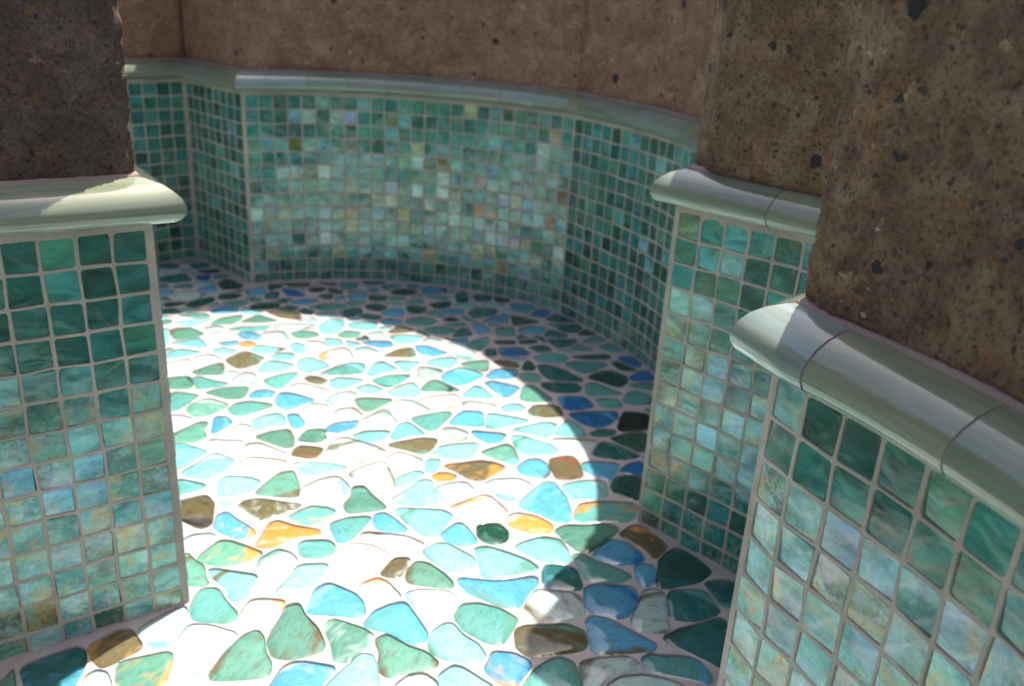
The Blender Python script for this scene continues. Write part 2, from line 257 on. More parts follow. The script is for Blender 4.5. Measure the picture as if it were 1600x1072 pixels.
FLOOR = """
w/a -11.80,23.57 -11.07,23.19 -10.93,23.61 -10.99,24.33 -11.02,24.97 -11.20,25.34 -11.74,24.69 -12.17,24.05
n/o -12.97,22.51 -12.61,22.23 -12.40,22.42 -11.87,23.05 -11.92,23.28 -12.47,23.89 -12.81,23.92 -13.43,23.09
T/b -14.33,21.01 -13.22,21.10 -13.24,21.77 -13.33,22.31 -13.61,22.85 -13.91,22.97 -14.97,22.06 -14.97,21.85
w/a -12.59,21.05 -12.01,21.09 -12.13,21.44 -12.45,21.89 -12.71,21.95 -12.85,21.75
g/o -11.78,21.50 -10.54,21.62 -10.51,21.84 -10.68,22.70 -10.80,22.97 -11.98,22.44 -12.10,22.33
a/n -10.72,27.21 -10.34,26.88 -9.86,26.50 -9.51,25.83 -9.23,25.98 -9.28,26.48 -9.21,26.84 -9.21,27.32 -10.10,27.44 -10.98,27.56
a/w -7.08,26.40 -6.79,27.66 -6.70,28.27 -7.68,28.11 -7.77,27.34 -8.12,26.31
b/a -6.63,25.42 -5.55,25.42 -4.77,25.39 -4.99,26.11 -5.34,26.56 -6.39,27.11 -6.71,26.72 -6.70,25.55
t/g -10.51,24.72 -9.52,24.68 -9.22,24.77 -9.29,25.12 -9.85,25.67 -10.39,26.38 -10.78,26.34 -10.87,25.98 -10.80,25.25
w/o -8.65,24.85 -8.10,24.71 -7.93,24.98 -7.80,25.64 -7.79,25.92 -8.54,25.95 -8.88,25.86 -8.96,24.95
w/a -10.22,22.40 -9.80,21.89 -9.54,22.13 -9.27,22.81 -9.08,23.40 -8.90,24.05 -9.97,24.39 -10.55,24.37 -10.63,23.87 -10.62,23.48
g/n -8.95,21.99 -8.71,21.98 -7.90,22.10 -7.32,22.25 -7.42,22.74 -7.76,23.23 -8.02,23.97 -8.26,24.26 -8.55,23.99 -8.88,23.08 -9.05,22.17
g/n -7.29,23.15 -6.68,23.09 -5.89,23.50 -5.88,23.80 -6.31,24.61 -6.88,25.20 -7.25,25.84 -7.51,25.68 -7.50,25.15 -7.63,24.37 -7.63,23.77
g/w -5.43,23.83 -5.20,23.10 -4.88,23.13 -4.74,23.42 -4.42,23.92 -4.31,24.23 -4.34,24.41 -4.67,24.66 -5.78,25.07 -5.93,24.77
b/w -7.04,21.54 -5.62,21.65 -5.55,22.02 -5.35,22.52 -5.28,22.72 -6.22,22.87 -6.61,22.81 -6.82,22.57 -6.96,21.80
a/w -5.21,21.68 -3.70,21.80 -3.83,22.37 -4.02,23.05 -4.17,23.38 -4.41,23.39 -4.64,22.94 -5.00,22.33 -5.24,21.84
n/w -4.24,27.79 -3.87,27.79 -3.72,28.34 -3.61,28.94 -4.08,28.89 -4.45,27.92
g/n -3.32,27.47 -2.12,27.33 -1.80,27.32 -1.84,27.63 -2.20,28.10 -2.82,28.66 -3.20,28.74 -3.43,28.29 -3.46,27.83
w/o -4.96,26.67 -4.67,26.28 -4.22,26.25 -3.76,26.45 -3.68,26.64 -4.27,27.38 -4.62,27.57 -5.09,27.16
b/t -4.20,24.80 -3.62,24.68 -3.13,24.35 -2.68,24.13 -2.46,24.33 -2.48,24.70 -2.99,25.55 -3.43,26.25 -3.83,26.08 -4.34,25.63 -4.57,24.93
w/a -2.98,26.22 -2.65,25.65 -2.25,25.16 -1.98,25.42 -1.65,26.03 -1.51,26.56 -1.86,26.99 -2.90,27.00 -3.39,26.74
b/g -0.97,27.04 0.18,26.44 0.71,26.39 0.89,26.74 1.08,27.32 1.40,27.75 1.44,28.25 0.59,27.91 -0.20,27.74 -1.43,27.83 -1.48,27.72
g/n -3.76,23.62 -3.72,23.10 -3.62,22.71 -3.35,22.52 -3.06,22.71 -2.49,22.92 -1.99,23.08 -1.95,23.25 -2.38,23.68 -3.03,23.92 -3.46,24.22 -3.80,24.43 -4.02,24.20
a/g -2.06,23.76 -1.68,23.56 -1.01,23.39 -0.45,23.43 -0.39,23.73 -0.66,24.24 -1.19,24.62 -1.62,25.22 -1.79,25.16 -2.12,24.73 -2.18,24.11
t/g -1.05,25.01 -0.26,24.46 0.20,24.40 0.36,24.76 0.54,25.24 0.70,25.68 0.10,26.16 -0.71,26.43 -1.23,26.31 -1.43,25.63
b/o -0.05,23.47 -0.19,23.06 0.31,22.55 0.70,22.42 0.85,22.75 1.17,23.34 1.13,23.56 0.67,23.85 0.02,23.88
w/a -3.02,21.86 -1.80,21.99 -1.91,22.36 -2.30,22.66 -2.68,22.55 -3.02,22.12
a/w -1.49,22.01 -0.07,22.09 -0.08,22.30 -0.48,22.59 -1.07,23.04 -1.31,23.10 -1.67,22.66
w/n 1.04,26.04 1.56,25.69 2.31,25.74 3.12,26.07 3.07,27.12 2.76,27.36 2.04,27.35 1.51,27.41 1.18,26.60
n/g 0.85,24.25 1.11,23.95 1.38,23.82 2.25,24.09 3.05,24.37 3.16,24.75 3.10,25.24 2.60,25.51 1.90,25.40 1.05,25.29 0.78,25.08
T/b 1.81,27.95 2.00,27.67 3.05,27.66 3.15,27.86 2.99,28.94 1.92,29.00 1.81,28.61
b/b 5.52,28.84 5.56,28.30 5.72,28.11 5.96,28.41 6.10,29.03 6.12,29.41 5.68,29.41 5.50,29.32
G/T 6.27,28.11 6.53,28.09 7.80,28.59 8.47,29.35 7.80,30.51 7.33,30.72 6.96,30.37 6.56,29.81 6.40,29.00 6.25,28.34
b/B 3.38,26.66 3.56,26.38 4.38,26.14 4.74,26.24 5.02,26.83 5.26,27.45 5.18,27.90 4.53,27.97 3.66,27.92 3.39,27.66
w/n 5.45,27.06 5.20,26.49 4.99,25.86 5.18,25.49 6.00,25.50 6.21,25.71 6.15,26.23 6.24,27.17 6.28,27.82 5.92,27.85 5.62,27.64
T/t 6.52,26.66 6.47,26.29 7.21,26.22 7.96,26.57 8.27,26.89 8.07,27.53 7.94,27.99 6.75,27.88 6.56,27.48
T/t 8.32,27.76 8.50,27.17 8.95,27.16 9.28,28.66 8.57,28.66 8.16,28.47
b/n 3.44,25.08 3.45,24.35 3.66,24.18 4.72,24.39 5.48,24.54 5.61,24.77 5.30,24.99 4.70,25.45 4.10,25.91 3.54,26.06 3.35,25.85
T/G 6.33,24.83 7.27,24.19 7.79,23.88 8.11,24.83 8.43,25.77 8.35,26.42 7.61,26.04 6.67,25.62 6.04,25.15
w/n 3.12,22.44 3.26,22.35 3.43,22.63 3.65,22.92 4.21,23.30 4.89,23.61 4.88,23.79 4.56,24.04 3.35,23.78 3.01,23.60
t/b 5.20,23.50 6.69,23.22 7.23,23.10 7.28,23.38 7.03,23.99 6.69,24.20 5.61,24.17 5.47,24.24 5.19,24.07
t/g 1.07,22.18 2.01,22.25 2.84,22.40 2.78,23.07 2.61,23.63 2.29,23.79 1.97,23.66 1.46,23.14 1.15,22.45
w/a 3.81,22.40 5.10,22.50 6.39,22.60 6.23,22.86 5.78,23.04 5.08,23.18 4.34,23.04 3.91,22.67
g/n -12.09,27.92 -11.41,26.57 -10.81,26.63 -11.03,26.89 -11.36,27.68 -11.90,28.05 -12.27,28.46
a/b -15.51,35.77 -14.88,34.83 -14.74,35.06 -14.49,35.89 -14.23,36.45 -15.60,37.07 -16.05,37.01
a/w -14.13,34.15 -13.30,34.09 -12.81,35.07 -12.70,35.70 -13.24,36.04 -13.81,36.38 -14.18,35.36 -14.61,34.42
c/c -12.44,35.34 -12.17,34.81 -11.36,34.69 -10.41,35.24 -10.35,36.04 -11.34,36.15 -12.08,36.14
w/o -12.23,36.43 -10.69,36.47 -10.53,36.72 -11.32,37.17 -12.11,37.62 -12.59,37.44
n/r -9.15,36.47 -8.99,37.03 -8.97,37.46 -9.99,37.58 -10.14,37.25 -10.13,36.65
t/a -14.20,32.70 -14.03,32.72 -13.48,33.08 -13.26,33.52 -14.68,33.88
a/w -12.38,32.80 -11.90,31.98 -11.53,32.11 -11.10,33.45 -11.07,34.08 -11.53,34.34 -12.57,34.33 -12.72,33.99
g/n -10.66,33.04 -9.70,33.00 -9.06,32.98 -9.20,33.69 -9.47,34.37 -9.83,35.14 -10.22,34.93 -10.57,34.03 -10.81,33.18
a/w -9.01,34.96 -8.01,35.19 -7.42,35.70 -8.14,35.96 -8.83,35.99 -9.64,35.95 -9.90,35.75
w/a -8.80,33.23 -8.46,32.64 -7.37,32.96 -6.93,33.62 -7.10,34.21 -7.67,34.90 -8.27,34.61 -8.90,33.80
n/k -13.56,31.33 -13.26,30.81 -12.26,30.24 -12.05,30.49 -12.25,31.28 -12.48,32.10 -12.95,32.64 -13.30,32.45 -13.86,32.05
n/w -10.90,31.42 -10.45,30.92 -10.15,30.91 -9.70,31.46 -8.92,32.01 -8.75,32.36 -9.33,32.40 -10.54,32.61 -11.10,32.41 -11.23,32.05
t/o -8.21,30.98 -7.72,31.03 -7.38,31.52 -7.23,32.05 -7.59,32.25 -8.21,32.28 -8.55,31.96 -8.93,31.36
b/o -11.02,29.90 -10.56,29.69 -10.02,29.91 -10.27,30.32 -11.23,31.02 -11.67,31.43 -11.85,31.23 -11.69,30.30
o/w -9.21,29.20 -8.80,29.45 -8.22,30.01 -7.50,30.30 -7.55,30.51 -8.64,30.71 -9.38,31.03 -9.57,30.83 -9.60,29.87 -9.66,29.24
w/a -12.26,28.77 -11.75,29.07 -11.58,29.41 -11.68,29.83 -12.40,29.67 -12.58,29.31
g/o -11.28,27.99 -10.68,27.86 -10.20,27.95 -9.75,28.30 -9.37,28.73 -10.20,29.14 -10.86,29.40 -11.20,29.41 -11.63,28.21
t/a -7.71,28.74 -7.05,28.72 -6.69,29.04 -6.75,29.57 -7.05,29.83 -7.90,29.70 -8.00,29.44
w/t -9.13,27.74 -8.72,27.11 -8.39,27.12 -8.00,27.85 -7.98,28.47 -8.31,28.84 -8.79,29.04 -9.24,28.39
t/b -6.53,29.88 -6.28,29.85 -6.11,30.23 -5.71,31.33 -5.64,31.75 -6.47,31.57 -7.12,31.05
w/n -6.41,34.61 -5.31,33.89 -4.97,34.14 -5.22,35.07 -5.59,36.03 -5.89,36.51 -6.63,35.85 -7.15,35.17
c/w -5.37,36.29 -5.11,35.68 -4.45,35.94 -4.15,36.31 -4.05,36.91 -5.18,37.55 -5.65,36.83
g/t -6.55,31.98 -5.47,32.29 -5.09,32.52 -5.94,33.51 -6.38,34.19 -6.69,34.10 -6.60,33.34 -6.81,32.53
a/b -4.77,34.57 -4.62,34.39 -4.05,35.09 -3.82,35.67 -4.18,35.77 -4.90,35.00
a/a -3.59,35.92 -3.40,35.72 -3.28,36.19 -3.19,36.95 -3.59,36.96 -3.72,36.59
o/k -3.00,35.10 -2.46,35.22 -2.32,35.57 -2.67,35.75 -3.06,35.70 -3.26,35.40
n/o -2.25,36.08 -1.52,35.38 -1.07,35.33 -0.60,35.93 -0.06,36.68 -0.47,36.98 -1.17,37.13 -2.19,36.72 -2.85,36.47
g/a -0.19,37.37 0.40,36.96 0.57,37.34 0.31,38.53 0.05,39.00 -0.53,38.55 -1.16,37.98
a/w -4.74,32.95 -3.26,32.91 -2.96,33.04 -3.16,33.93 -3.44,35.05 -3.77,35.02 -4.30,34.01 -4.83,33.23
w/a -2.83,33.96 -2.45,33.30 -1.65,33.99 -1.47,34.53 -1.78,35.03 -2.48,34.84 -2.99,34.41
c/o -2.00,32.48 -1.40,31.97 -0.85,31.87 -0.13,32.38 0.17,32.80 -0.74,34.09 -1.46,33.51 -2.20,32.83
w/b -0.08,33.96 0.30,33.70 0.83,34.37 1.21,35.15 0.71,35.64 -0.41,35.46 -0.84,35.03
a/g -3.79,31.35 -3.21,30.70 -2.70,30.57 -2.48,31.40 -2.20,32.26 -2.64,32.54 -3.48,32.53 -4.31,32.51 -4.60,32.38
b/a -5.30,31.28 -5.04,30.91 -4.63,30.81 -3.93,30.84 -4.59,31.63 -5.08,32.09 -5.36,31.92
w/n -5.07,29.91 -4.15,29.58 -3.39,29.74 -3.18,30.01 -3.92,30.45 -5.48,30.55 -5.70,30.44
c/w -6.47,28.46 -6.09,27.73 -5.37,27.58 -4.75,28.01 -4.53,28.59 -4.46,29.14 -5.22,29.64 -5.91,29.69 -6.33,29.36
b/a -2.19,30.37 -1.57,30.09 -1.00,30.32 -1.46,31.23 -1.80,31.69 -2.16,31.16 -2.38,30.70
G/g -0.88,30.85 -0.61,30.44 -0.16,30.32 0.18,30.61 0.21,31.23 -0.16,31.73 -0.62,31.65 -0.93,31.52
a/g -2.63,29.00 -2.01,28.43 -1.53,28.32 -1.05,28.83 -1.10,29.23 -2.16,30.03 -2.50,30.08 -3.03,29.53
a/g -0.72,29.02 -0.54,28.08 -0.11,28.06 0.80,28.39 1.51,28.81 1.08,29.28 0.30,29.69 -0.59,30.06 -0.95,29.90
o/w 0.42,31.70 1.54,31.23 2.07,31.51 2.06,31.96 1.44,32.50 0.66,32.66 0.35,32.43
b/n 0.89,36.10 1.85,35.88 2.06,36.35 1.98,37.15 1.58,37.64 1.11,37.46 0.65,36.70
n/r 2.32,36.73 2.53,35.90 2.92,35.89 3.64,36.20 3.46,37.68 3.18,38.13 2.23,37.72
b/t 3.88,36.79 4.63,36.19 5.00,36.08 5.26,36.84 5.52,37.69 4.16,37.65 3.79,37.45
T/t 5.02,38.11 6.22,38.25 6.63,38.67 6.00,39.21 5.46,39.75 4.91,39.80 4.53,38.91 4.43,38.43
B/T 6.07,36.79 6.73,36.81 6.73,38.01 6.04,37.63 5.60,36.89
G/T 5.20,34.86 5.82,34.46 6.49,34.58 6.61,35.57 6.68,36.49 5.82,36.50 5.36,36.24 5.06,35.48
a/w 3.07,34.05 4.14,34.31 4.63,34.58 4.72,35.12 4.58,35.86 3.71,35.76 2.79,35.28
b/a 0.92,33.17 1.60,32.85 2.43,32.23 2.84,32.27 2.92,33.09 2.76,34.15 2.29,35.38 2.01,35.51 1.45,34.65 0.80,33.55
t/o 3.26,32.46 3.52,32.35 4.46,32.51 5.41,32.59 5.72,33.00 5.99,34.02 4.96,34.06 4.02,33.94 3.54,33.75 3.23,32.93
g/G 2.74,30.87 3.21,30.23 3.59,30.14 4.12,30.82 4.68,31.50 4.97,32.03 4.55,32.22 3.60,31.98 2.78,31.94 2.35,31.54
a/g 1.62,29.42 2.25,29.26 2.75,29.36 2.66,30.18 2.41,30.83 1.79,30.95 0.94,30.47 0.67,30.10
b/B 4.14,29.66 4.70,29.39 5.20,29.52 5.79,29.77 5.70,30.23 5.16,30.93 4.68,31.03 4.34,30.61 3.85,29.88
n/o 5.83,30.56 6.27,29.99 6.65,30.50 6.90,30.94 6.11,32.29 5.69,32.25 5.06,31.51
t/g 3.32,28.95 3.48,28.19 4.70,28.30 5.19,28.65 4.54,29.14 3.85,29.44 3.33,29.87 2.99,29.79
g/G -18.84,43.37 -18.14,43.19 -17.54,43.41 -17.69,43.96 -18.22,44.96 -19.37,44.43
t/g -17.05,43.34 -16.10,43.76 -15.74,44.23 -16.69,44.46 -17.55,44.91 -17.83,44.87 -17.44,44.11
g/n -17.62,45.27 -16.52,45.36 -16.72,46.32 -17.07,47.06 -17.76,46.16 -18.18,45.51
w/a -16.08,44.91 -15.79,45.26 -15.73,45.85 -16.23,45.93 -16.23,45.18
w/g -14.68,44.38 -14.18,44.46 -14.82,45.84 -15.33,45.91 -15.65,44.68
t/g -13.31,44.29 -12.81,43.94 -12.54,45.13 -12.31,46.36 -13.30,45.76 -13.90,44.93
n/g -11.23,45.10 -10.72,44.95 -10.52,45.39 -11.03,45.79 -11.54,45.90 -11.69,45.54
a/w -13.99,45.66 -13.21,46.53 -12.89,47.44 -14.29,47.79 -14.57,47.27 -14.52,46.03
a/b -12.21,46.68 -11.79,46.44 -10.84,47.36 -11.19,47.92 -12.18,48.61 -12.73,48.03
g/t -15.86,42.69 -15.07,42.33 -14.39,42.49 -14.47,43.71 -14.67,43.96 -15.64,43.75 -16.51,42.94
b/a -13.87,42.63 -12.96,42.83 -12.93,43.44 -13.44,43.71 -13.90,43.51 -14.07,42.94
w/g -11.11,43.63 -10.37,43.39 -10.05,44.05 -10.81,44.41 -11.56,44.76 -12.03,44.76 -12.34,44.15
t/n -17.51,40.53 -17.19,40.70 -16.99,41.61 -16.78,42.56 -18.15,42.78 -18.30,42.35 -17.90,41.44
g/w -16.04,40.05 -15.47,40.25 -15.06,40.98 -14.90,41.64 -16.16,42.25 -16.68,41.53 -16.77,40.88
t/g -14.28,40.59 -13.86,40.46 -13.14,41.12 -12.64,41.69 -12.71,41.94 -13.89,42.17 -14.46,41.83 -14.63,41.17
b/a -12.11,41.76 -11.60,41.32 -11.20,42.14 -10.51,42.76 -11.80,43.39 -12.52,43.50 -12.53,42.49
w/a -16.68,38.39 -16.38,39.24 -16.19,39.79 -16.85,40.07 -17.36,40.00 -17.02,39.20
g/T -16.18,37.35 -15.08,37.38 -14.82,37.96 -15.20,38.58 -15.26,39.44 -15.56,39.46 -16.03,38.59 -16.43,37.87
b/a -14.34,38.80 -14.07,39.59 -14.58,40.18 -14.99,40.13 -14.77,39.23 -14.54,38.33
w/n -13.33,38.26 -12.68,38.50 -13.08,39.31 -13.56,39.48 -14.00,38.39
a/t -12.72,39.28 -12.53,39.04 -12.01,39.45 -11.34,39.71 -11.65,40.45 -12.00,40.95 -12.63,40.50 -13.00,39.91
b/b -10.92,39.71 -10.61,39.34 -10.43,39.89 -11.07,40.95 -11.43,40.85
g/G -9.27,38.10 -9.02,38.57 -9.29,38.88 -9.19,39.12 -9.37,39.44 -10.06,39.24 -10.25,38.12
g/n -11.38,37.73 -10.62,37.34 -10.41,37.47 -10.63,38.37 -11.06,39.22 -11.71,38.91 -12.40,38.26
w/t -14.09,36.86 -13.29,36.55 -12.97,37.11 -12.95,37.70 -13.90,37.64 -14.45,37.68
c/a -10.76,41.18 -10.46,40.53 -9.88,40.20 -9.28,40.40 -9.40,41.25 -9.85,42.26 -10.49,42.37 -10.73,41.95
t/a -10.57,46.31 -9.27,46.50 -8.67,46.89 -8.84,48.14 -9.54,48.19 -10.32,47.43 -10.98,46.25
a/g -8.11,46.44 -7.54,47.06 -6.75,47.57 -7.86,48.69 -8.20,48.07 -8.29,46.80
a/g -6.57,47.99 -6.16,47.27 -5.95,48.09 -5.56,48.96 -7.06,48.81
a/a -4.88,48.57 -3.84,48.24 -3.40,48.96 -3.51,49.96 -4.48,49.62 -5.12,49.03
w/g -5.34,46.62 -5.02,46.51 -4.47,47.05 -4.05,47.81 -5.15,48.21 -5.44,48.00
b/a -3.79,46.39 -3.02,45.83 -2.33,46.30 -1.63,47.46 -2.18,48.06 -2.98,48.45 -3.72,47.63 -3.97,46.97
a/t -9.96,44.63 -9.45,44.42 -8.85,45.22 -8.49,45.86 -9.87,45.88 -10.19,45.39
t/T -7.38,45.36 -6.85,45.00 -6.27,45.88 -5.85,46.85 -7.10,46.59 -7.92,45.87
g/G -4.82,44.79 -3.83,44.93 -2.84,45.06 -3.68,45.81 -4.34,46.39 -4.66,45.97 -4.92,45.07
w/a -9.21,42.15 -8.79,42.86 -8.46,43.79 -8.93,44.14 -9.59,43.70 -9.91,42.78
a/w -7.97,43.99 -7.42,44.14 -7.14,44.60 -8.01,45.19 -8.55,44.61
a/w -6.28,43.89 -5.24,43.89 -5.04,44.20 -5.30,45.29 -5.66,45.82 -6.29,45.15 -6.79,44.23
c/o -4.69,43.18 -3.87,42.94 -2.84,42.88 -2.80,43.82 -3.04,44.54 -4.27,44.03 -4.91,43.53
g/n -7.88,42.20 -7.46,41.75 -6.94,42.59 -6.39,43.46 -7.87,43.39 -8.37,43.19
w/a -5.94,41.95 -5.47,41.38 -5.14,41.80 -4.20,42.31 -4.81,42.89 -5.41,43.46 -5.92,43.39 -6.28,42.74
w/n -8.67,40.60 -8.03,40.84 -7.70,41.21 -8.30,42.08 -8.88,41.88 -9.14,41.44
w/g -6.94,39.98 -6.12,40.21 -5.80,40.63 -6.27,41.53 -6.63,42.11 -7.08,41.42 -7.51,40.75
t/g -4.43,40.43 -3.88,39.91 -3.45,40.91 -3.05,42.02 -3.25,42.31 -4.14,41.81 -5.02,41.26
b/w -8.92,39.27 -8.39,39.22 -7.80,39.99 -7.80,40.59 -8.80,40.16 -9.14,39.64
a/a -7.31,38.69 -6.67,38.42 -6.13,38.94 -6.04,39.69 -7.17,39.49 -7.63,38.97
a/b -5.54,38.84 -5.03,39.30 -4.21,39.52 -4.78,40.26 -5.22,40.74 -5.52,40.52 -5.77,38.98
n/g -4.89,37.88 -4.02,37.46 -3.69,38.14 -3.53,39.09 -4.27,39.11 -5.15,38.61 -5.81,38.20
w/n -3.15,39.54 -2.69,39.03 -2.12,39.21 -2.08,40.02 -2.70,40.41 -3.18,40.35
w/n -8.16,36.28 -7.60,36.11 -6.92,36.39 -6.26,36.88 -5.91,37.55 -6.50,38.01 -7.28,38.35 -8.02,38.70 -8.35,38.55 -8.62,37.86 -8.58,36.50
a/n -2.83,37.19 -1.83,37.31 -1.57,37.97 -1.43,38.96 -2.75,38.58 -3.19,38.31 -3.52,37.68
g/n -1.67,48.07 -1.43,48.29 -1.47,49.79 -2.32,49.43 -3.04,48.98 -2.36,48.52
b/a -1.13,47.07 0.07,47.33 0.37,47.91 0.33,48.64 -0.97,48.45 -1.35,47.30
n/k -0.86,49.40 -0.11,49.04 0.40,49.03 0.32,49.68 -0.28,49.97 -0.95,49.78
G/T 1.28,48.69 1.43,49.18 1.06,50.28 0.77,48.71
t/t 0.93,47.02 1.64,47.03 1.78,47.94 1.06,48.20 0.67,47.93
b/a -0.78,45.33 -0.20,44.52 0.19,45.14 0.52,46.02 -0.22,46.34 -0.97,46.66 -1.41,46.42
a/b -1.81,44.30 -0.94,44.34 -1.46,45.40 -1.91,45.92 -2.21,45.30 -2.52,44.36
w/g -2.34,43.21 -1.60,43.01 -0.76,43.12 -0.84,43.49 -1.98,43.72 -2.49,43.50
a/w -0.15,42.75 0.43,42.83 0.89,43.12 0.62,43.69 0.15,43.70 -0.30,43.18
b/t -1.35,40.80 -1.41,41.65 -1.48,42.50 -2.29,42.51 -2.64,41.98 -2.99,40.86 -2.17,40.83
g/t 0.81,44.26 1.48,44.20 2.43,44.56 1.89,45.48 1.35,46.39 0.86,46.23 0.71,44.73
n/g 1.35,42.51 2.00,42.37 2.91,42.64 2.75,43.90 1.48,43.73 1.15,42.93
T/G 2.00,48.15 2.42,47.41 3.35,47.46 4.28,47.50 4.22,47.85 3.19,49.07 2.10,49.66 1.72,49.51
t/b 3.79,49.34 4.41,48.69 4.86,48.85 5.41,49.50 5.95,50.14 5.87,50.52 4.93,50.47 3.98,50.43 3.44,49.96
T/G 2.05,46.23 2.59,45.64 3.84,45.81 4.16,46.53 3.90,47.10 2.77,47.11 1.92,46.81
G/k 5.50,47.59 6.43,46.85 6.95,47.80 6.97,48.70 6.23,49.42 5.46,49.03 4.70,48.01
t/t 4.51,45.50 5.84,45.76 6.55,45.94 5.58,46.82 4.98,47.34 4.53,46.93
B/b 3.20,43.43 4.00,43.61 4.69,44.01 4.29,45.22 3.27,45.24 2.81,44.86
t/T 5.23,44.00 6.28,44.15 6.14,45.23 5.03,45.00
B/b 3.92,41.97 4.65,41.43 5.18,41.71 5.84,42.66 5.99,43.57 5.05,43.41 4.12,43.25 3.35,42.92
k/k 6.09,41.20 7.43,41.63 7.59,42.54 7.71,43.50 6.53,43.64 6.17,42.70 5.94,41.44
t/T 7.10,44.57 8.09,44.94 8.22,45.93 7.46,46.57 6.91,46.08 6.55,44.89
B/T 7.47,47.96 8.58,48.21 8.68,49.01 8.79,49.80 8.00,49.37 7.26,48.41
t/T 7.36,46.99 8.32,46.78 8.53,47.85 7.04,47.29
a/t 1.10,40.43 1.90,39.99 2.21,40.23 2.56,41.58 1.99,41.65 1.22,41.20 0.29,40.53
a/g -1.04,40.77 -0.72,40.60 0.08,41.19 1.19,41.76 -0.14,42.16 -0.98,42.34 -1.05,41.75
a/t 3.21,40.29 4.09,40.47 3.70,41.52 3.28,42.11 2.80,41.12 2.53,40.27
T/T 4.59,40.46 5.39,40.65 5.71,41.22 5.02,41.27 4.42,40.71
b/t -1.40,39.51 -0.83,39.00 -0.36,39.25 -0.08,40.08 -1.07,40.15 -1.78,40.20
G/n 5.98,39.67 6.67,39.03 7.17,39.15 7.24,40.25 7.27,41.28 6.38,40.96 5.41,40.30
a/g 0.63,38.48 1.11,37.99 1.64,38.11 2.60,38.54 2.19,39.18 1.35,39.59 0.73,39.98 0.30,39.86
c/w 2.74,39.25 3.43,38.33 4.07,38.04 4.20,38.94 4.61,39.87 3.24,39.98 2.39,39.86
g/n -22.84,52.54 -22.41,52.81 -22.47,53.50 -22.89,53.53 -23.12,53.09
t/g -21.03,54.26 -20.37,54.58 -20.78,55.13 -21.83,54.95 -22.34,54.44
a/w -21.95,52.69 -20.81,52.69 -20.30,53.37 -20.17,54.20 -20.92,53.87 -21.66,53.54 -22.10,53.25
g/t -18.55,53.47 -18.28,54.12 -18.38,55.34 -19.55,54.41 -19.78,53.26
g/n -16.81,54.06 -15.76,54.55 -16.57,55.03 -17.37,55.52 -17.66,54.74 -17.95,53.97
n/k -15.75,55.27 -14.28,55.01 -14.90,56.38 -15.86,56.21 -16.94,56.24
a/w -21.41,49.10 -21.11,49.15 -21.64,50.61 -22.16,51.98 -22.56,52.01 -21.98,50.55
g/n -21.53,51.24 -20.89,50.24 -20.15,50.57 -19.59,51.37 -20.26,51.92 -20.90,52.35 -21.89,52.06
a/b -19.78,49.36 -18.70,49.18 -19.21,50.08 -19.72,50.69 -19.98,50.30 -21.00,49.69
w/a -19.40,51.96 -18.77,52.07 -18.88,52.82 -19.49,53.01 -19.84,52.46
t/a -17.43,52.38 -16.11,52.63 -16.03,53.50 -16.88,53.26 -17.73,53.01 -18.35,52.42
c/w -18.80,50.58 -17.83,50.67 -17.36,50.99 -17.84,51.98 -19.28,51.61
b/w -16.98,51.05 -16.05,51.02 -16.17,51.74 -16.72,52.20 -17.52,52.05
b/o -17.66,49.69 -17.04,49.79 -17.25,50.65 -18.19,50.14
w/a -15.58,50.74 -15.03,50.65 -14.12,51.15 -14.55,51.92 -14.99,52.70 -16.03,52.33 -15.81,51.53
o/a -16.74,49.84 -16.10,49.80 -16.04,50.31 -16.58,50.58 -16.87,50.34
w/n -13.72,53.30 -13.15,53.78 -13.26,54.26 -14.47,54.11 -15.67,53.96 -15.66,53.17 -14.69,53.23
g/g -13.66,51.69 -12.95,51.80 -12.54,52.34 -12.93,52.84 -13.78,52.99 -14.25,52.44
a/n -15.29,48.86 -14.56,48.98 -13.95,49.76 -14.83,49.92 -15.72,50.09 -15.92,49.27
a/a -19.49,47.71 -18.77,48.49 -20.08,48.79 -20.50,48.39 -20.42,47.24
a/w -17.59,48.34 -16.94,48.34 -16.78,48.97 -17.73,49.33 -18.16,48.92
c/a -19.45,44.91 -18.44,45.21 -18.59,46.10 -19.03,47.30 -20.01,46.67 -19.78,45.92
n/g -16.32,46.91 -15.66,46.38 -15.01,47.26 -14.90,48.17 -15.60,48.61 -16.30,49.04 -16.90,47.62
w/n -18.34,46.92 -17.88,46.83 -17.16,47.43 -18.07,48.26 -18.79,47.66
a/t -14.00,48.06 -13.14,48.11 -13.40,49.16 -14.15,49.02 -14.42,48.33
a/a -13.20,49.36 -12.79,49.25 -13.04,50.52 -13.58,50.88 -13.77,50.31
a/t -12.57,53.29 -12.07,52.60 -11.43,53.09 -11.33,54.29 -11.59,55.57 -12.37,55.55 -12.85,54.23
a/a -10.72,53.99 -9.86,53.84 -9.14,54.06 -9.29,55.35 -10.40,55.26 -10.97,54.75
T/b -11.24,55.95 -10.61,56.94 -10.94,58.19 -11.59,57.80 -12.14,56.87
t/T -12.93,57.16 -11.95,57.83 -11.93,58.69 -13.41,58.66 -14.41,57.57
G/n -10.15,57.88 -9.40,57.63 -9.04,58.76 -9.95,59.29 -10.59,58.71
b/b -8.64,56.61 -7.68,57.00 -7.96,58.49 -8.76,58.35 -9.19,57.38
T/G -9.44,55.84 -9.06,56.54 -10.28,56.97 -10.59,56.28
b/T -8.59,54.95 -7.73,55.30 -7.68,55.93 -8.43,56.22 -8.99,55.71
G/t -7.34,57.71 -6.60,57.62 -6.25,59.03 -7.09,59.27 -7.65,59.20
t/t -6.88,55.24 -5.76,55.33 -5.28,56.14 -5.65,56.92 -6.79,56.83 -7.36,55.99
g/t -10.70,52.17 -10.09,52.46 -9.98,53.33 -10.96,53.46 -11.25,52.55
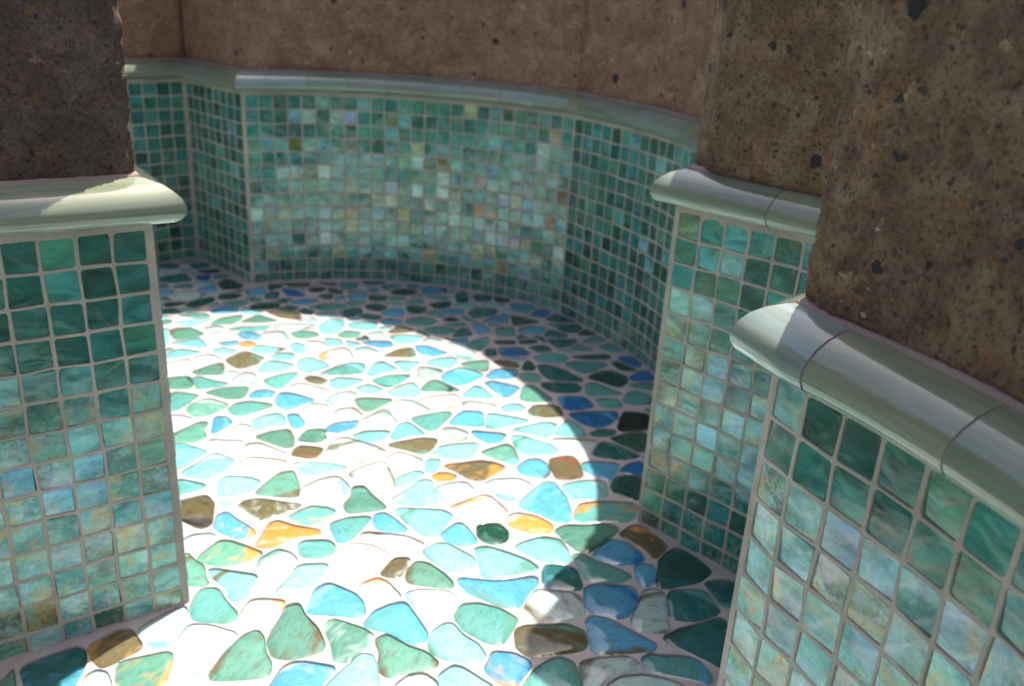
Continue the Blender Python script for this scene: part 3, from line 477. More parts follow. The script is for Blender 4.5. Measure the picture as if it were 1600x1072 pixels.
n/g -7.70,53.61 -6.66,54.08 -6.78,54.45 -7.61,54.92 -8.18,53.63
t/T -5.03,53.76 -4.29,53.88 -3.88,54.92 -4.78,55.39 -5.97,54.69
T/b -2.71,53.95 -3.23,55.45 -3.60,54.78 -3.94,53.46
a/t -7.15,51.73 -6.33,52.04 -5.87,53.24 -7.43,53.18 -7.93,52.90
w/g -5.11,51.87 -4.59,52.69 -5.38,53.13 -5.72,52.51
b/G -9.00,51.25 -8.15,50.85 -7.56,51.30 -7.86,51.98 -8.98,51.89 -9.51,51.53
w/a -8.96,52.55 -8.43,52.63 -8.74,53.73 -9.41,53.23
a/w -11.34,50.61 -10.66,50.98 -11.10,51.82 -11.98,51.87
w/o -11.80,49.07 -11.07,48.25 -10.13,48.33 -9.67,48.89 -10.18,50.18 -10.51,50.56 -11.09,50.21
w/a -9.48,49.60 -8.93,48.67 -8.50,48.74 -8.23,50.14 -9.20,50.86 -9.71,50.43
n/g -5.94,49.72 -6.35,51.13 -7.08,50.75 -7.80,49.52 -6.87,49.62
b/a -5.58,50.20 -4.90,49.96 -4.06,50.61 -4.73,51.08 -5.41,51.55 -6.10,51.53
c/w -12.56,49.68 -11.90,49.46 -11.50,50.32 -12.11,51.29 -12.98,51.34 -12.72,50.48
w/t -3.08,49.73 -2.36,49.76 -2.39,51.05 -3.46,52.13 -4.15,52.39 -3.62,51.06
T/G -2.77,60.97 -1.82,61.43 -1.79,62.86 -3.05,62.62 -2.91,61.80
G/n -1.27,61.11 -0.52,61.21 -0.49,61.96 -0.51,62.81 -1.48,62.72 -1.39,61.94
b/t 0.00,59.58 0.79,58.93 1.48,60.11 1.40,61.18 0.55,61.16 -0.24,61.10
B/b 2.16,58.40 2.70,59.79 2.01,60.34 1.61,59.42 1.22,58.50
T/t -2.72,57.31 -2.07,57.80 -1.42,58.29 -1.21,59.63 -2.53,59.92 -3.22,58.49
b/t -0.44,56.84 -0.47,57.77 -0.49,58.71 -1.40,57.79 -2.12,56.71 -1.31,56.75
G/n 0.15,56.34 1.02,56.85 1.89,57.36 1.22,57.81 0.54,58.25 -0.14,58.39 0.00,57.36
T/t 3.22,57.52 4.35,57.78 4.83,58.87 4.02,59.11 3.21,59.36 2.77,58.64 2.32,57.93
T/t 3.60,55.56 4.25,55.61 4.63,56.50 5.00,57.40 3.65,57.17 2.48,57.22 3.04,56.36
b/t 0.82,54.81 1.79,54.97 2.30,56.46 0.98,56.24 0.41,55.44
b/b -2.22,54.31 -1.60,54.87 -1.93,55.64 -2.25,56.41 -2.75,56.33 -2.48,55.32
t/t -0.93,54.08 0.11,54.25 0.01,55.09 -0.09,55.94 -1.07,55.66
T/t 3.40,54.56 3.74,55.07 2.62,56.04 2.11,54.57
G/T 5.45,55.39 6.09,56.15 5.41,57.23 4.94,56.21 4.47,55.19
t/t 5.44,53.89 6.64,54.86 6.78,55.57 5.54,55.10 4.73,53.89
T/t 3.02,52.54 3.74,53.08 4.35,54.38 3.35,54.22 2.34,54.05 2.68,53.30
G/n -0.88,52.67 0.21,52.84 0.04,53.57 -1.13,53.16
G/n 0.60,52.90 1.62,53.39 1.46,53.91 0.52,53.43
B/b -0.59,50.85 0.25,50.78 1.23,51.33 0.53,52.36 -0.74,51.95
T/G 1.69,51.71 2.54,52.05 2.17,52.94 1.15,52.46
t/t 5.35,52.49 4.39,53.51 3.71,52.34 4.53,52.41
t/b 6.43,52.45 7.80,52.87 7.60,54.02 6.56,53.96 5.71,53.18
t/b 1.90,50.14 2.95,50.11 3.50,50.78 3.30,51.55 2.53,51.64 1.38,50.75
T/G -1.48,50.61 -1.07,50.67 -1.11,51.68 -1.53,51.62
T/G 4.79,50.98 6.18,51.29 6.32,52.02 4.83,51.59 3.81,51.13
B/b 7.73,50.15 8.84,50.61 8.48,51.40 8.11,52.20 7.39,51.83 6.79,51.43 7.26,50.86
G/T 6.78,49.54 7.76,49.55 7.34,50.20 6.81,50.94 6.39,50.63
t/a -2.68,51.82 -2.05,51.33 -1.82,52.21 -1.60,53.09 -1.64,53.85 -2.26,53.15 -2.89,52.45
T/b -27.35,64.53 -26.46,64.35 -26.49,65.80 -27.73,66.30 -28.32,65.42
T/t -26.18,61.32 -25.24,61.18 -24.28,62.03 -24.87,62.94 -25.45,63.85 -26.11,63.20 -26.77,62.54
T/b -24.95,64.96 -24.02,65.58 -24.79,66.91 -25.85,66.31 -25.39,65.49
G/n -23.90,63.95 -22.98,64.35 -23.32,65.35 -24.13,65.01 -24.81,64.66
B/T -23.63,62.15 -23.08,62.26 -23.31,63.07 -23.54,63.77 -24.37,63.37
w/t -24.11,57.98 -23.08,57.59 -22.50,58.20 -21.91,58.74 -22.36,59.21 -23.05,59.69 -23.85,59.54 -24.26,59.23
b/b -22.53,59.72 -21.70,59.95 -22.04,60.68 -22.39,61.41 -23.21,60.28
b/T -25.11,58.39 -24.48,58.58 -24.68,59.69 -25.74,59.49
t/T -24.61,60.02 -23.53,60.23 -24.15,61.39 -25.10,60.56
G/T -23.73,56.04 -22.99,56.56 -22.96,57.28 -24.21,56.80
G/T -21.85,56.10 -21.48,56.88 -21.11,57.65 -21.52,58.68 -22.31,57.93 -22.62,57.24 -22.69,56.65
T/t -23.68,54.55 -22.89,54.69 -22.34,54.89 -23.12,55.87 -24.12,55.42
G/T -21.25,60.34 -20.34,60.83 -20.16,61.51 -21.07,62.33 -21.98,63.15 -22.12,61.79 -21.69,61.07
G/T -20.81,58.15 -19.97,58.45 -19.61,59.42 -20.52,59.86 -21.14,59.13
t/T -19.04,56.81 -18.74,57.79 -19.26,58.28 -20.49,57.47 -19.68,57.09
b/b -20.30,55.28 -18.82,55.68 -19.15,56.52 -20.14,56.97 -20.65,56.04
G/k -17.98,56.51 -16.49,57.06 -16.61,58.18 -17.94,57.94 -18.32,57.01
b/T -18.89,59.25 -18.25,59.86 -18.38,60.59 -18.68,61.47 -19.61,60.34
B/T -16.26,59.73 -15.16,59.94 -15.77,60.61 -16.37,61.27 -17.29,61.42 -16.78,60.58
T/b -17.74,58.86 -17.02,58.99 -17.21,59.88 -17.40,60.76 -18.01,60.18
b/B -15.65,58.07 -14.48,58.28 -14.04,59.24 -15.02,59.36 -15.88,58.61
n/G -16.62,61.87 -15.62,62.22 -15.65,63.21 -16.59,62.95 -17.53,62.68
k/G -14.91,60.92 -14.23,61.36 -14.25,62.32 -15.41,61.78
n/G -13.52,62.63 -13.72,63.59 -15.27,63.29 -14.39,62.96
t/T -12.88,61.94 -11.98,62.43 -12.09,63.24 -12.21,64.00 -13.36,63.83 -13.12,62.88
T/t -13.31,59.37 -13.44,60.88 -14.40,60.39
T/G -11.13,63.41 -10.10,63.94 -10.21,64.60 -11.10,64.43 -11.99,64.25
G/T -8.13,61.39 -7.34,62.17 -7.85,63.04 -8.85,63.01 -9.27,61.80
b/T -6.72,61.97 -5.97,62.31 -5.20,62.57 -5.42,63.84 -6.58,64.28 -7.07,63.19
t/g -5.13,60.84 -4.72,61.71 -5.74,62.06 -6.65,61.35 -5.84,61.04
b/t -10.23,61.63 -10.44,62.88 -11.10,62.10
T/G -10.30,59.76 -9.47,59.91 -9.46,61.14 -10.74,61.02
b/T -11.84,59.78 -10.97,60.24 -11.09,61.46 -12.26,60.93
t/t -7.27,59.55 -6.58,59.84 -7.00,60.98 -7.83,59.91
G/T -5.52,58.86 -4.80,59.28 -4.65,60.80 -5.38,60.36 -6.11,59.93
T/G -4.02,60.30 -3.49,61.01 -3.68,62.24 -3.87,63.47 -4.39,62.40 -4.21,61.35
b/t -4.47,57.63 -3.57,58.07 -3.75,59.18 -5.21,58.63
k/T -4.27,56.44 -3.67,56.95 -4.35,57.37 -4.83,56.61
"""

# ------------------------------------------------------------------ plan of the basin
# travelling with the basin on the right-hand side; each wall is a run of plan points
def catmull(ps, step=1.0):
    out = []
    for i in range(len(ps) - 1):
        p0 = ps[max(i - 1, 0)]; p1 = ps[i]; p2 = ps[i + 1]; p3 = ps[min(i + 2, len(ps) - 1)]
        n = max(1, int(math.dist(p1, p2) / step))
        for k in range(n):
            t = k / n; t2 = t * t; t3 = t2 * t
            out.append(tuple(.5 * (2 * b + (c - a) * t + (2 * a - 5 * b + 4 * c - d) * t2 + (3 * b - a - 3 * c + d) * t3) for a, b, c, d in zip(p0, p1, p2, p3)))
    out.append(ps[-1]); return out
def arc(c, r, a0, a1, n):
    return [(c[0] + r * math.sin(a0 + (a1 - a0) * i / n), c[1] + r * math.cos(a0 + (a1 - a0) * i / n)) for i in range(n + 1)]
def az(c, p): return math.atan2(p[0] - c[0], p[1] - c[1])
L0, C0, R0 = (-31.9, 61.9), (-25.9, 68.2), (-19.65, 62.0)
K, B, E_, D = (3.3, 59.6), (5.88, 32.7), (13.4, 25.0), (5.56, 17.15)
ca = (-10.0, 45.0)
a0, a1 = az(ca, R0), az(ca, K)
r0, r1 = math.dist(ca, R0), math.dist(ca, K)
arc0 = [(ca[0] + (r0 + (r1 - r0) * math.sin(math.pi * .5 * min(1, i / 6))) * math.sin(a0 + (a1 - a0) * i / 25), ca[1] + (r0 + (r1 - r0) * math.sin(math.pi * .5 * min(1, i / 6))) * math.cos(a0 + (a1 - a0) * i / 25)) for i in range(26)]
side0 = catmull([K, (6.45, 54.7), (8.2, 51.0), (9.3, 46.8), (9.5, 43.0), (8.9, 39.0), (7.6, 35.5), B])
cb = (-13.5, 5.0); F = (-20.0, -16.4)
arc1 = arc(cb, 22.38, az(cb, D), az(cb, F) + 2 * math.pi, 50); arc1[0] = D; arc1[-1] = F
mir = lambda p: (-52 - p[0], p[1])
def line(a, b):
    n = max(1, round(math.dist(a, b))); return [(a[0] + (b[0] - a[0]) * i / n, a[1] + (b[1] - a[1]) * i / n) for i in range(n + 1)]
D_, E2, B_ = mir(D), mir(E_), mir(B); F_ = mir(F)
runs = [('notch_a', line(L0, C0)), ('notch_b', line(C0, R0)), ('rear', arc0), ('rear_side', side0), ('notch_c', line(B, E_)), ('notch_d', line(E_, D)),
        ('right', arc1), ('h1', line(F, (-26, -22))), ('h2', line((-26, -22), F_)), ('h3', [mir(p) for p in arc1[::-1]]),
        ('h4', line(D_, E2)), ('h5', line(E2, B_)), ('h6', catmull([B_, (-59.8, 38.5), (-60.6, 45.0), (-57.5, 53.5), (-50.0, 61.0), (-41, 64.5), (-36, 64.2), L0]))]
class Run:
    def __init__(s, pts, mit):
        s.p = np.array(pts, float); s.m = np.array(mit, float)
        s.c = np.concatenate([[0], np.cumsum(np.hypot(*(s.p[1:] - s.p[:-1]).T))]); s.L = s.c[-1]
    def at(s, t, e=0.0):
        t = min(max(t, 0), s.L); i = min(int(np.searchsorted(s.c, t, 'right')) - 1, len(s.p) - 2); i = max(i, 0)
        f = (t - s.c[i]) / (s.c[i + 1] - s.c[i])
        q = s.p[i] * (1 - f) + s.p[i + 1] * f + e * (s.m[i] * (1 - f) + s.m[i + 1] * f)
        return (float(q[0]), float(q[1]))
def build_runs(runs):
    loop = []; spans = []
    for nm, pts in runs:
        a = len(loop); loop += [tuple(p) for p in pts[:-1]]; spans.append((nm, a, len(pts)))
    n = len(loop); P = np.array(loop); mit = []
    for i in range(n):
        t0 = P[i] - P[i - 1]; t1 = P[(i + 1) % n] - P[i]
        t0 /= np.hypot(*t0); t1 /= np.hypot(*t1)
        n0 = np.array([t0[1], -t0[0]]); n1 = np.array([t1[1], -t1[0]])
        mit.append((n0 + n1) / (1 + n0 @ n1))
    return {nm: Run([loop[(a + k) % n] for k in range(l)], [mit[(a + k) % n] for k in range(l)]) for nm, a, l in spans}, loop
W, LOOP = build_runs(runs)
A = (-11.05, 25.62); LP = 22.0; ua = math.radians(234)
P2 = (A[0] + LP * math.sin(ua), A[1] + LP * math.cos(ua))
P3 = (P2[0] + LP * math.sin(ua + math.pi / 2), P2[1] + LP * math.cos(ua + math.pi / 2))
P4 = (A[0] + LP * math.sin(ua + math.pi / 2), A[1] + LP * math.cos(ua + math.pi / 2))
WP, LOOPP = build_runs([('near', line(P2, A)), ('east', line(A, P4)), ('north', line(P4, P3)), ('west', line(P3, P2))])
ZF = -13.65

# ------------------------------------------------------------------ glass mosaic tiles
def tile_geo(seed):
    r = random.Random(seed); n = 4; h = .475; v = []; f = []
    tx, ty = r.uniform(-.035, .035), r.uniform(-.035, .035)
    for j in range(n + 1):
        for i in range(n + 1):
            x = (i / n * 2 - 1); y = (j / n * 2 - 1)
            d = max(abs(x), abs(y))
            e = (-.02 if d < .9 else -.07) + tx * x + ty * y + 0
            x2 = x if abs(x) < .1 or abs(x) > .9 else math.copysign(.93, x)
            y2 = y if abs(y) < .1 or abs(y) > .9 else math.copysign(.93, y)
            v.append((x2 * h, y2 * h, e))
    for j in range(n):
        for i in range(n):
            a = j * (n + 1) + i; f.append((a, a + 1, a + n + 2, a + n + 1))
    # four short side walls so that the tile has thickness
    ring = [i for i in range(n + 1)] + [(j + 1) * (n + 1) - 1 for j in range(1, n + 1)] + [n * (n + 1) + i for i in range(n - 1, -1, -1)] + [j * (n + 1) for j in range(n - 1, 0, -1)]
    b = len(v); corners = [ring[0], ring[4], ring[8], ring[12]]
    v += [(v[q][0], v[q][1], -.28) for q in corners]
    for k in range(4):
        f.append((corners[(k + 1) % 4], corners[k], b + k, b + (k + 1) % 4))
    return v, f
TILES = [tile_geo(100 + k) for k in range(10)]
TILE_MESH = [mesh_from('glass_tile', v, f, M_TILE) for v, f in TILES]
# colour families: (colour, weight); every wall draws from its own mixture
GREENS = [((.010, .095, .065), 18), ((.015, .135, .095), 24), ((.022, .18, .135), 18), ((.04, .22, .13), 10), ((.025, .20, .18), 9), ((.05, .27, .22), 7), ((.009, .06, .045), 2), ((.13, .38, .38), 2)]
MINTS = [((.02, .17, .12), 17), ((.04, .26, .19), 18), ((.075, .33, .255), 14), ((.07, .30, .165), 10), ((.15, .45, .385), 9), ((.40, .62, .50), 6), ((.11, .38, .40), 7), ((.36, .40, .14), 5),
         ((.010, .095, .065), 7), ((.15, .15, .03), 3), ((.25, .31, .42), 2), ((.26, .13, .02), 2)]
AQUAS = [((.04, .26, .21), 14), ((.07, .34, .31), 18), ((.11, .39, .35), 14), ((.13, .31, .22), 10), ((.09, .36, .46), 9), ((.26, .48, .42), 8), ((.19, .24, .12), 6), ((.025, .17, .13), 6)]
SHEEN_SILVERS = [((.20, .36, .31), 14), ((.30, .42, .37), 14), ((.36, .38, .24), 10), ((.26, .38, .42), 12), ((.12, .34, .30), 10), ((.40, .46, .43), 8), ((.30, .26, .12), 4)]  # pale mix that paints the sunlit floor reflected in the right wall
def pick(r, pal):
    k = r.uniform(0, sum(w for _, w in pal))
    for c, w in pal:
        k -= w
        if k <= 0: break
    g = r.uniform(.85, 1.18); return tuple(q * g * r.uniform(.94, 1.06) for q in c)
def tone(style, j, r):
    """palette and film strength for row j, with floor reflections put into the colour"""
    if style == 'green': return GREENS, r.choice([.05, .1, .25])
    if style == 'rear': return (MINTS if r.random() < (.55 if j < 2 else .85) and j < 12 else GREENS), (.35 if j < 3 else .7)  # mint rows carry the sunlit floor's reflection, bottom rows the shaded floor's
    if style == 'pedestal': return (GREENS if r.random() < (9.5 - j) / 5.5 else AQUAS), min(1, max(.05, (j - 3) / 4))  # paler lower rows: reflected sunlit floor put into the tile colour
    if style == 'right': return (GREENS if j < 2 or r.random() < .16 else SHEEN_SILVERS if r.random() < .7 else AQUAS), (.05 if j < 2 else 1.0)  # silvery rows below the top ones paint reflected sunlight from the floor
    if style == 'pillar': return (AQUAS if r.random() < (.55 if j < 10 else .15) else GREENS), (.3 if j < 4 else .6 if j < 11 else .15)
    return GREENS, .3
def hole_pts(r, rt):
    """rounded-square opening in the joints, 16 points, in a -1..1 square"""
    out = []; h = [.885 + r.uniform(-.035, .035) for _ in range(4)]
    for k, (sx, sy) in enumerate(((1, 1), (-1, 1), (-1, -1), (1, -1))):
        rad = rt if sy > 0 else r.uniform(.1, .2)
        hx = h[0] if sx > 0 else h[2]; hy = h[1] if sy > 0 else h[3]
        hx += r.uniform(-.02, .02); hy += r.uniform(-.02, .02)
        for q in range(4):
            a = math.pi / 2 * k + math.pi / 2 * q / 3
            out.append((sx * (hx - rad) + rad * math.cos(a), sy * (hy - rad) + rad * math.sin(a), sx, sy, q, k))
    return out
def tiled_wall(run, root, seed, parts=None, n_rows=12, m0=.16, m1=.16, style='green', arched=(), lift=0.0):
    """grout bed with an opening per tile, and the tiles; parts = set of column numbers built one by one"""
    r = random.Random(seed); gv, gf = [], []; jv, jf, jc = [], [], []
    nc = max(1, round((run.L - m0 - m1) / 1.0)); cw = (run.L - m0 - m1) / nc
    ox, oy = root.location.x, root.location.y; oz = root.location.z
    zs = [.085 - k for k in range(14)] + [ZF - .02]
    jit = {}
    def corner(i, j):
        if (i, j) not in jit:
            e = i in (0, nc) or j in (0, 14)
            jit[i, j] = (m0 + i * cw + (0 if e else r.uniform(-.045, .045)), zs[j] + (0 if e else r.uniform(-.045, .045)))
        return jit[i, j]
    def P(s, z, e): x, y = run.at(s, e); return (x - ox, y - oy, z - oz)
    for i in range(nc):
        for j in range(14):
            cs = [corner(i + 1, j), corner(i, j), corner(i, j + 1), corner(i + 1, j + 1)]
            W3 = [Vector(P(s, z, 0)) for s, z in cs]     # (+,+) (-,+) (-,-) (+,-)
            def bil(x, y, e=0.0):
                a, b = (x + 1) / 2, (y + 1) / 2
                q = W3[0] * (a * b) + W3[1] * ((1 - a) * b) + W3[2] * ((1 - a) * (1 - b)) + W3[3] * (a * (1 - b))
                return q + nrm * e
            tx = (W3[0] - W3[1]).normalized(); nrm = Vector((tx.y, -tx.x, 0)).normalized()
            part_row = j == 13
            hp = hole_pts(r, .62 if (j == 0 and i in arched) else r.uniform(.1, .22))
            b = len(gv)
            for (x, y, sx, sy, q, k) in hp:
                if part_row: y = .03 + y * .93
                if (k % 2 == 0 and q == 0) or (k % 2 == 1 and q == 3): o = (sx, y)
                elif q in (1, 2): o = (sx, sy)
                else: o = (x, sy)
                gv.append(bil(*o)); gv.append(bil(x * 1.03, y * 1.03, -.004)); gv.append(bil(x, y, -.03)); gv.append(bil(x, y, -.16))
            for k in range(16):
                u = b + 4 * k; w = b + 4 * ((k + 1) % 16)
                for d in range(3): gf.append((u + d, w + d, w + d + 1, u + d + 1))
            ctr = bil(0, 0); yy = (W3[0] + W3[1] - W3[2] - W3[3]).normalized()
            zz = tx.cross(yy).normalized()
            if zz.dot(nrm) < 0: tx2 = -tx; zz = -zz
            else: tx2 = tx
            xx = yy.cross(zz).normalized()
            tilt = Quaternion(xx, r.gauss(0, .02)) @ Quaternion(yy, r.gauss(0, .02))
            mt = tilt.to_matrix() @ Matrix((xx, yy, zz)).transposed()
            sy_ = (.5 * ((W3[0] - W3[3]).length + (W3[1] - W3[2]).length)); sx_ = (W3[0] - W3[1]).length
            M4 = mt.to_4x4() @ Matrix.Diagonal((sx_, sy_, 1, 1)); M4.translation = ctr + nrm * lift
            pal, film = tone(style, j, r); col = pick(r, pal); v_ = r.randrange(len(TILES))
            if parts is not None and i in parts and j < n_rows:
                o = bpy.data.objects.new('glass_tile', TILE_MESH[v_]); o.matrix_basis = M4; o.color = (*col, film * r.uniform(.6, 1.0)); link(o, root)
            else:
                tv, tf = TILES[v_]; b2 = len(jv)
                jv += [M4 @ Vector(q) for q in tv]; jf += [tuple(b2 + q for q in f_) for f_ in tf]; jc += [col] * len(tv)
    # plain joint strips at both ends, under the trim
    for s0, s1 in ((0, m0), (run.L - m1, run.L)):
        b = len(gv); gv += [P(s0, ZF - .02, 0), P(s1, ZF - .02, 0), P(s1, .085, 0), P(s0, .085, 0)]; gf.append((b, b + 1, b + 2, b + 3))
    n = max(2, int(run.L)); b = len(gv)
    for k in range(n + 1):
        s = run.L * k / n; gv += [P(s, .085, 0), P(s, .48, .0)]
    for k in range(n): u = b + 2 * k; gf.append((u, u + 2, u + 3, u + 1))
    put('grout_bed', gv, gf, M_GROUT_WALL, root)
    if jv:
        o = put('glass_tile_rows', jv, jf, M_TILE_J, root, colors={'base': jc}); o['kind'] = 'stuff'
PROF = [(e * (.84 if e > 0 else 1), .27 + (z - .13) * .97) for e, z in [(-.62, 1.62), (-.3, 1.58), (0, 1.5), (.38, 1.38), (.68, 1.2), (.9, .98), (1.01, .74), (1.0, .54), (.88, .36), (.66, .23), (.35, .16), (.0, .13), (-.3, .13), (-.62, .13)]]
def sweep(run, s0, s1, prof, root, name, mat, caps=True, n=None):
    ox, oy, oz = root.location; n = n or max(1, int(math.ceil((s1 - s0) / .33)))
    v, f, uv = [], [], []; m = len(prof)
    for k in range(n + 1):
        s = s0 + (s1 - s0) * k / n
        for q, (e, z) in enumerate(prof):
            x, y = run.at(s, e); v.append((x - ox, y - oy, z - oz)); uv.append((s, q / m * 4))
    for k in range(n):
        for q in range(m):
            f.append((k * m + q, k * m + (q + 1) % m, (k + 1) * m + (q + 1) % m, (k + 1) * m + q))
    if caps:      # end faces get their own corners so that they shade flat
        b = len(v); v += v[:m] + v[n * m:(n + 1) * m]; uv += uv[:m] + uv[n * m:(n + 1) * m]
        f += [tuple(b + q for q in range(m - 1, -1, -1)), tuple(b + m + q for q in range(m))]
    o = put(name, v, f, mat, root, smooth=True, uvs=uv)
    return o
def trim(run, root, cuts, gap=.028, m0=.015, m1=.015):
    """bullnose pieces laid end to end, over a slightly thinner run of mortar"""
    inner = [(e if e < -.5 else e - .022 * (1 if e > 0 else 0), z - (.02 if z > .7 else -.03)) for e, z in PROF]
    sweep(run, 0, run.L, inner, root, 'trim_mortar', M_MORTAR)
    sweep(run, 0, run.L, [(-.4, 1.5), (-.4, 1.80), (-.2, 1.72), (-.13, 1.52)], root, 'mortar_bead', M_MORTAR)
    c = [0] + [q for q in cuts if q < run.L - .5] + [run.L]
    for k in range(len(c) - 1):
        a = c[k] + (m0 if k == 0 else gap); b = c[k + 1] - (m1 if k == len(c) - 2 else gap)
        pr = [(e * rnd.uniform(.985, 1.01), z) for e, z in PROF]
        sweep(run, a, b, pr, root, 'trim_tile', M_TRIM)

# ------------------------------------------------------------------ walls of the basin and the pedestal
def wall(key, runs_, label, seed, parts, cuts, cat='tiled wall', name='tiled_wall', **k):
    run = runs_[key]; x, y = run.at(run.L / 2); root = empty(name, x, y); tag(root, label, cat, None, 'thing')
    tiled_wall(run, root, seed, parts, **k); trim(run, root, cuts); return root
def steps(first, d, L): 
    o = []; q = first
    while q < L: o.append(q); q += d
    return o
wall('notch_a', W, 'far left short wall of small green tiles, deepest in shade behind the pedestal', 11, set(range(2, 9)), steps(4.2, 4, 9))
wall('notch_b', W, 'narrow slanting green tiled wall between the far corner and the curved rear wall', 12, set(range(9)), [4.5])
wall('rear', W, 'long curved rear wall of shimmering mint and teal mosaic tiles facing the sunlit floor', 13, set(range(25)), steps(1.6, 2.9, 40), n_rows=12, style='rear', m1=.04)
wall('rear_side', W, 'darker green tiled wall right of the curved rear wall, running behind the right pillar', 14, set(range(17)), steps(1.4, 2.9, 40), m0=.04)
wall('notch_c', W, 'flat tiled pillar face with arched top tiles, behind the nearest right wall', 15, set(range(8)), [4.3], arched=(1, 2), style='pillar')
wall('right', W, 'nearest curved tiled wall at lower right with large glossy green tiles, lower rows coloured silvery as floor reflection', 17, set(range(13)), [1.75] + steps(5.15, 3.35, 60), style='right')
wall('notch_d', W, 'hidden return wall of green tiles behind the nearest right pillar corner', 16, None, steps(3, 3, 8))
for i, k in enumerate(['h1', 'h2', 'h3', 'h4', 'h5', 'h6']):
    o = wall(k, W, 'green mosaic wall closing the basin outside the picture', 30 + i, None, steps(3, 3, 99)); o['group'] = 'basin walls outside the picture'
# pedestal
ped = empty('tiled_pedestal', -26.5, 27.8); tag(ped, 'square tiled pedestal at left with dark green tiles, lower rows coloured aqua and gold as floor reflection', 'pedestal')
for i, k in enumerate(['near', 'east', 'north', 'west']):
    run = WP[k]
    tiled_wall(run, ped, 50 + i, set(range(8, 22)) if k == 'near' else None, style='pedestal', n_rows=14, m0=.2, m1=.2, lift=0 if k == 'near' else .1)
    trim(run, ped, [LP - 16, LP - 10.4] if k == 'near' else steps(5, 5, 22))

# ------------------------------------------------------------------ stones above the trim
def fbm(p, f, o=3): return noise.fractal(Vector(p) * f, 1.0, 2.0, o)
CEN = (-26.0, 25.0)
def stone(run, s0, s1, res, mat, label, rough=1.0, z0=1.74, z1=12.0, e0=-.22, outer=62.0, corner_s=(), closed=False, seed=0.0, name='stone_block', group=None):
    x, y = run.at((s0 + s1) / 2, e0); root = empty(name, x, y, z0); root_loc = root.location.copy(); bpy.data.objects.remove(root)
    ns = max(2, int((s1 - s0) / res)); nz = max(2, int((z1 - z0) / res)); v, f = [], []
    def push(x, y, z): v.append((x - root_loc.x, y - root_loc.y, z - z0))
    for i in range(ns + 1):
        s = s0 + (s1 - s0) * i / ns
        a = np.array(run.at(s, e0)); b = np.array(run.at(s, e0 + 1)); n = b - a; n = n / np.hypot(*n)
        ed = min([abs(s - q) for q in corner_s] + [9]); end = min(s - s0, s1 - s)
        for j in range(nz + 1):
            z = z0 + (z1 - z0) * j / nz
            p = (a[0] + seed, a[1], z)
            d = .03 * fbm(p, .35) + .025 * fbm(p, 1.6) + .025 * fbm(p, 5.0, 2)
            vr = noise.voronoi(Vector(p) * .8)[0][0]
            if vr < .2: d -= .10 * (1 - vr / .2)
            if ed < .35: d -= (.35 - ed) * .2 * max(0, 1 + 1.6 * fbm(p, 2.2))
            if end < .13: d -= (.13 - end) * 1.6
            if j == 0: d -= .04
            d *= rough
            push(a[0] + n[0] * d, a[1] + n[1] * d, z)
    for i in range(ns):
        for j in range(nz): q = i * (nz + 1) + j; f.append((q, q + nz + 1, q + nz + 2, q + 1))
    b = len(v)
    for i in range(ns + 1):
        s = s0 + (s1 - s0) * i / ns; x, y = run.at(s, e0)
        d = math.dist((x, y), CEN); k = outer / d
        push(CEN[0] + (x - CEN[0]) * k, CEN[1] + (y - CEN[1]) * k, z1); push(CEN[0] + (x - CEN[0]) * k, CEN[1] + (y - CEN[1]) * k, -15.6)
        x, y = run.at(s, -.3); push(x, y, -15.6); push(x, y, z0 - .3)
    for i in range(ns):
        t0 = i * (nz + 1) + nz; t1 = t0 + nz + 1; q = b + 4 * i; w = q + 4
        f += [(t0, t1, w, q), (q, w, w + 1, q + 1), (q + 1, w + 1, w + 2, q + 2), (q + 2, w + 2, w + 3, q + 3), (q + 3, w + 3, (i + 1) * (nz + 1), i * (nz + 1))]
    for i, q in ((0, b), (ns, b + 4 * ns)):
        c = [i * (nz + 1) + j for j in range(nz + 1)] + [q, q + 1, q + 2, q + 3]
        f.append(tuple(c if i == 0 else c[::-1]))
    o = put(name, v, f, mat, smooth=True); o.location = root_loc
    o.data.set_sharp_from_angle(angle=math.radians(28))
    tag(o, label, 'stone block', group); return o
def joined(*parts):
    """several runs as one, keeping their mitres; corners rounded by a small chamfer"""
    p, m = [], []
    for r_ in parts:
        k = 1 if p else 0
        p += [tuple(q) for q in r_.p[k:]]; m += [tuple(q) for q in r_.m[k:]]
    return p, m
def chamfer(p, m, at, w):
    i = min(range(len(p)), key=lambda k: math.dist(p[k], at)); corner = p[i]
    keep = [k for k in range(len(p)) if k == i or math.dist(p[k], corner) > w + .25]
    p[:] = [p[k] for k in keep]; m[:] = [m[k] for k in keep]; i = p.index(corner)
    a, b, c = np.array(p[i - 1]), np.array(p[i]), np.array(p[i + 1])
    ta = (a - b) / np.hypot(*(a - b)); tc = (c - b) / np.hypot(*(c - b))
    p[i:i + 1] = [tuple(b + ta * w), tuple(b + tc * w)]; m[i:i + 1] = [tuple(m[i]), tuple(m[i])]
    return p, m
stone(W['notch_a'], 0, W['notch_a'].L, .22, M_STONE_RED, 'reddish brown stone block at the far left above the small shaded wall')
stone(W['notch_b'], 0, W['notch_b'].L, .22, M_STONE_RED, 'narrow angled stone block right of the far corner, above the slanting wall', seed=4)
stone(W['rear'], 0, W['rear'].L, .25, M_STONE_RED, 'long curved reddish stone block above the rear mosaic wall', seed=9)
pp, mm = joined(W['rear_side'], W['notch_c'], W['notch_d'], W['right'])
chamfer(pp, mm, B, 1.15); chamfer(pp, mm, D, .1)
RR = Run(pp, mm)
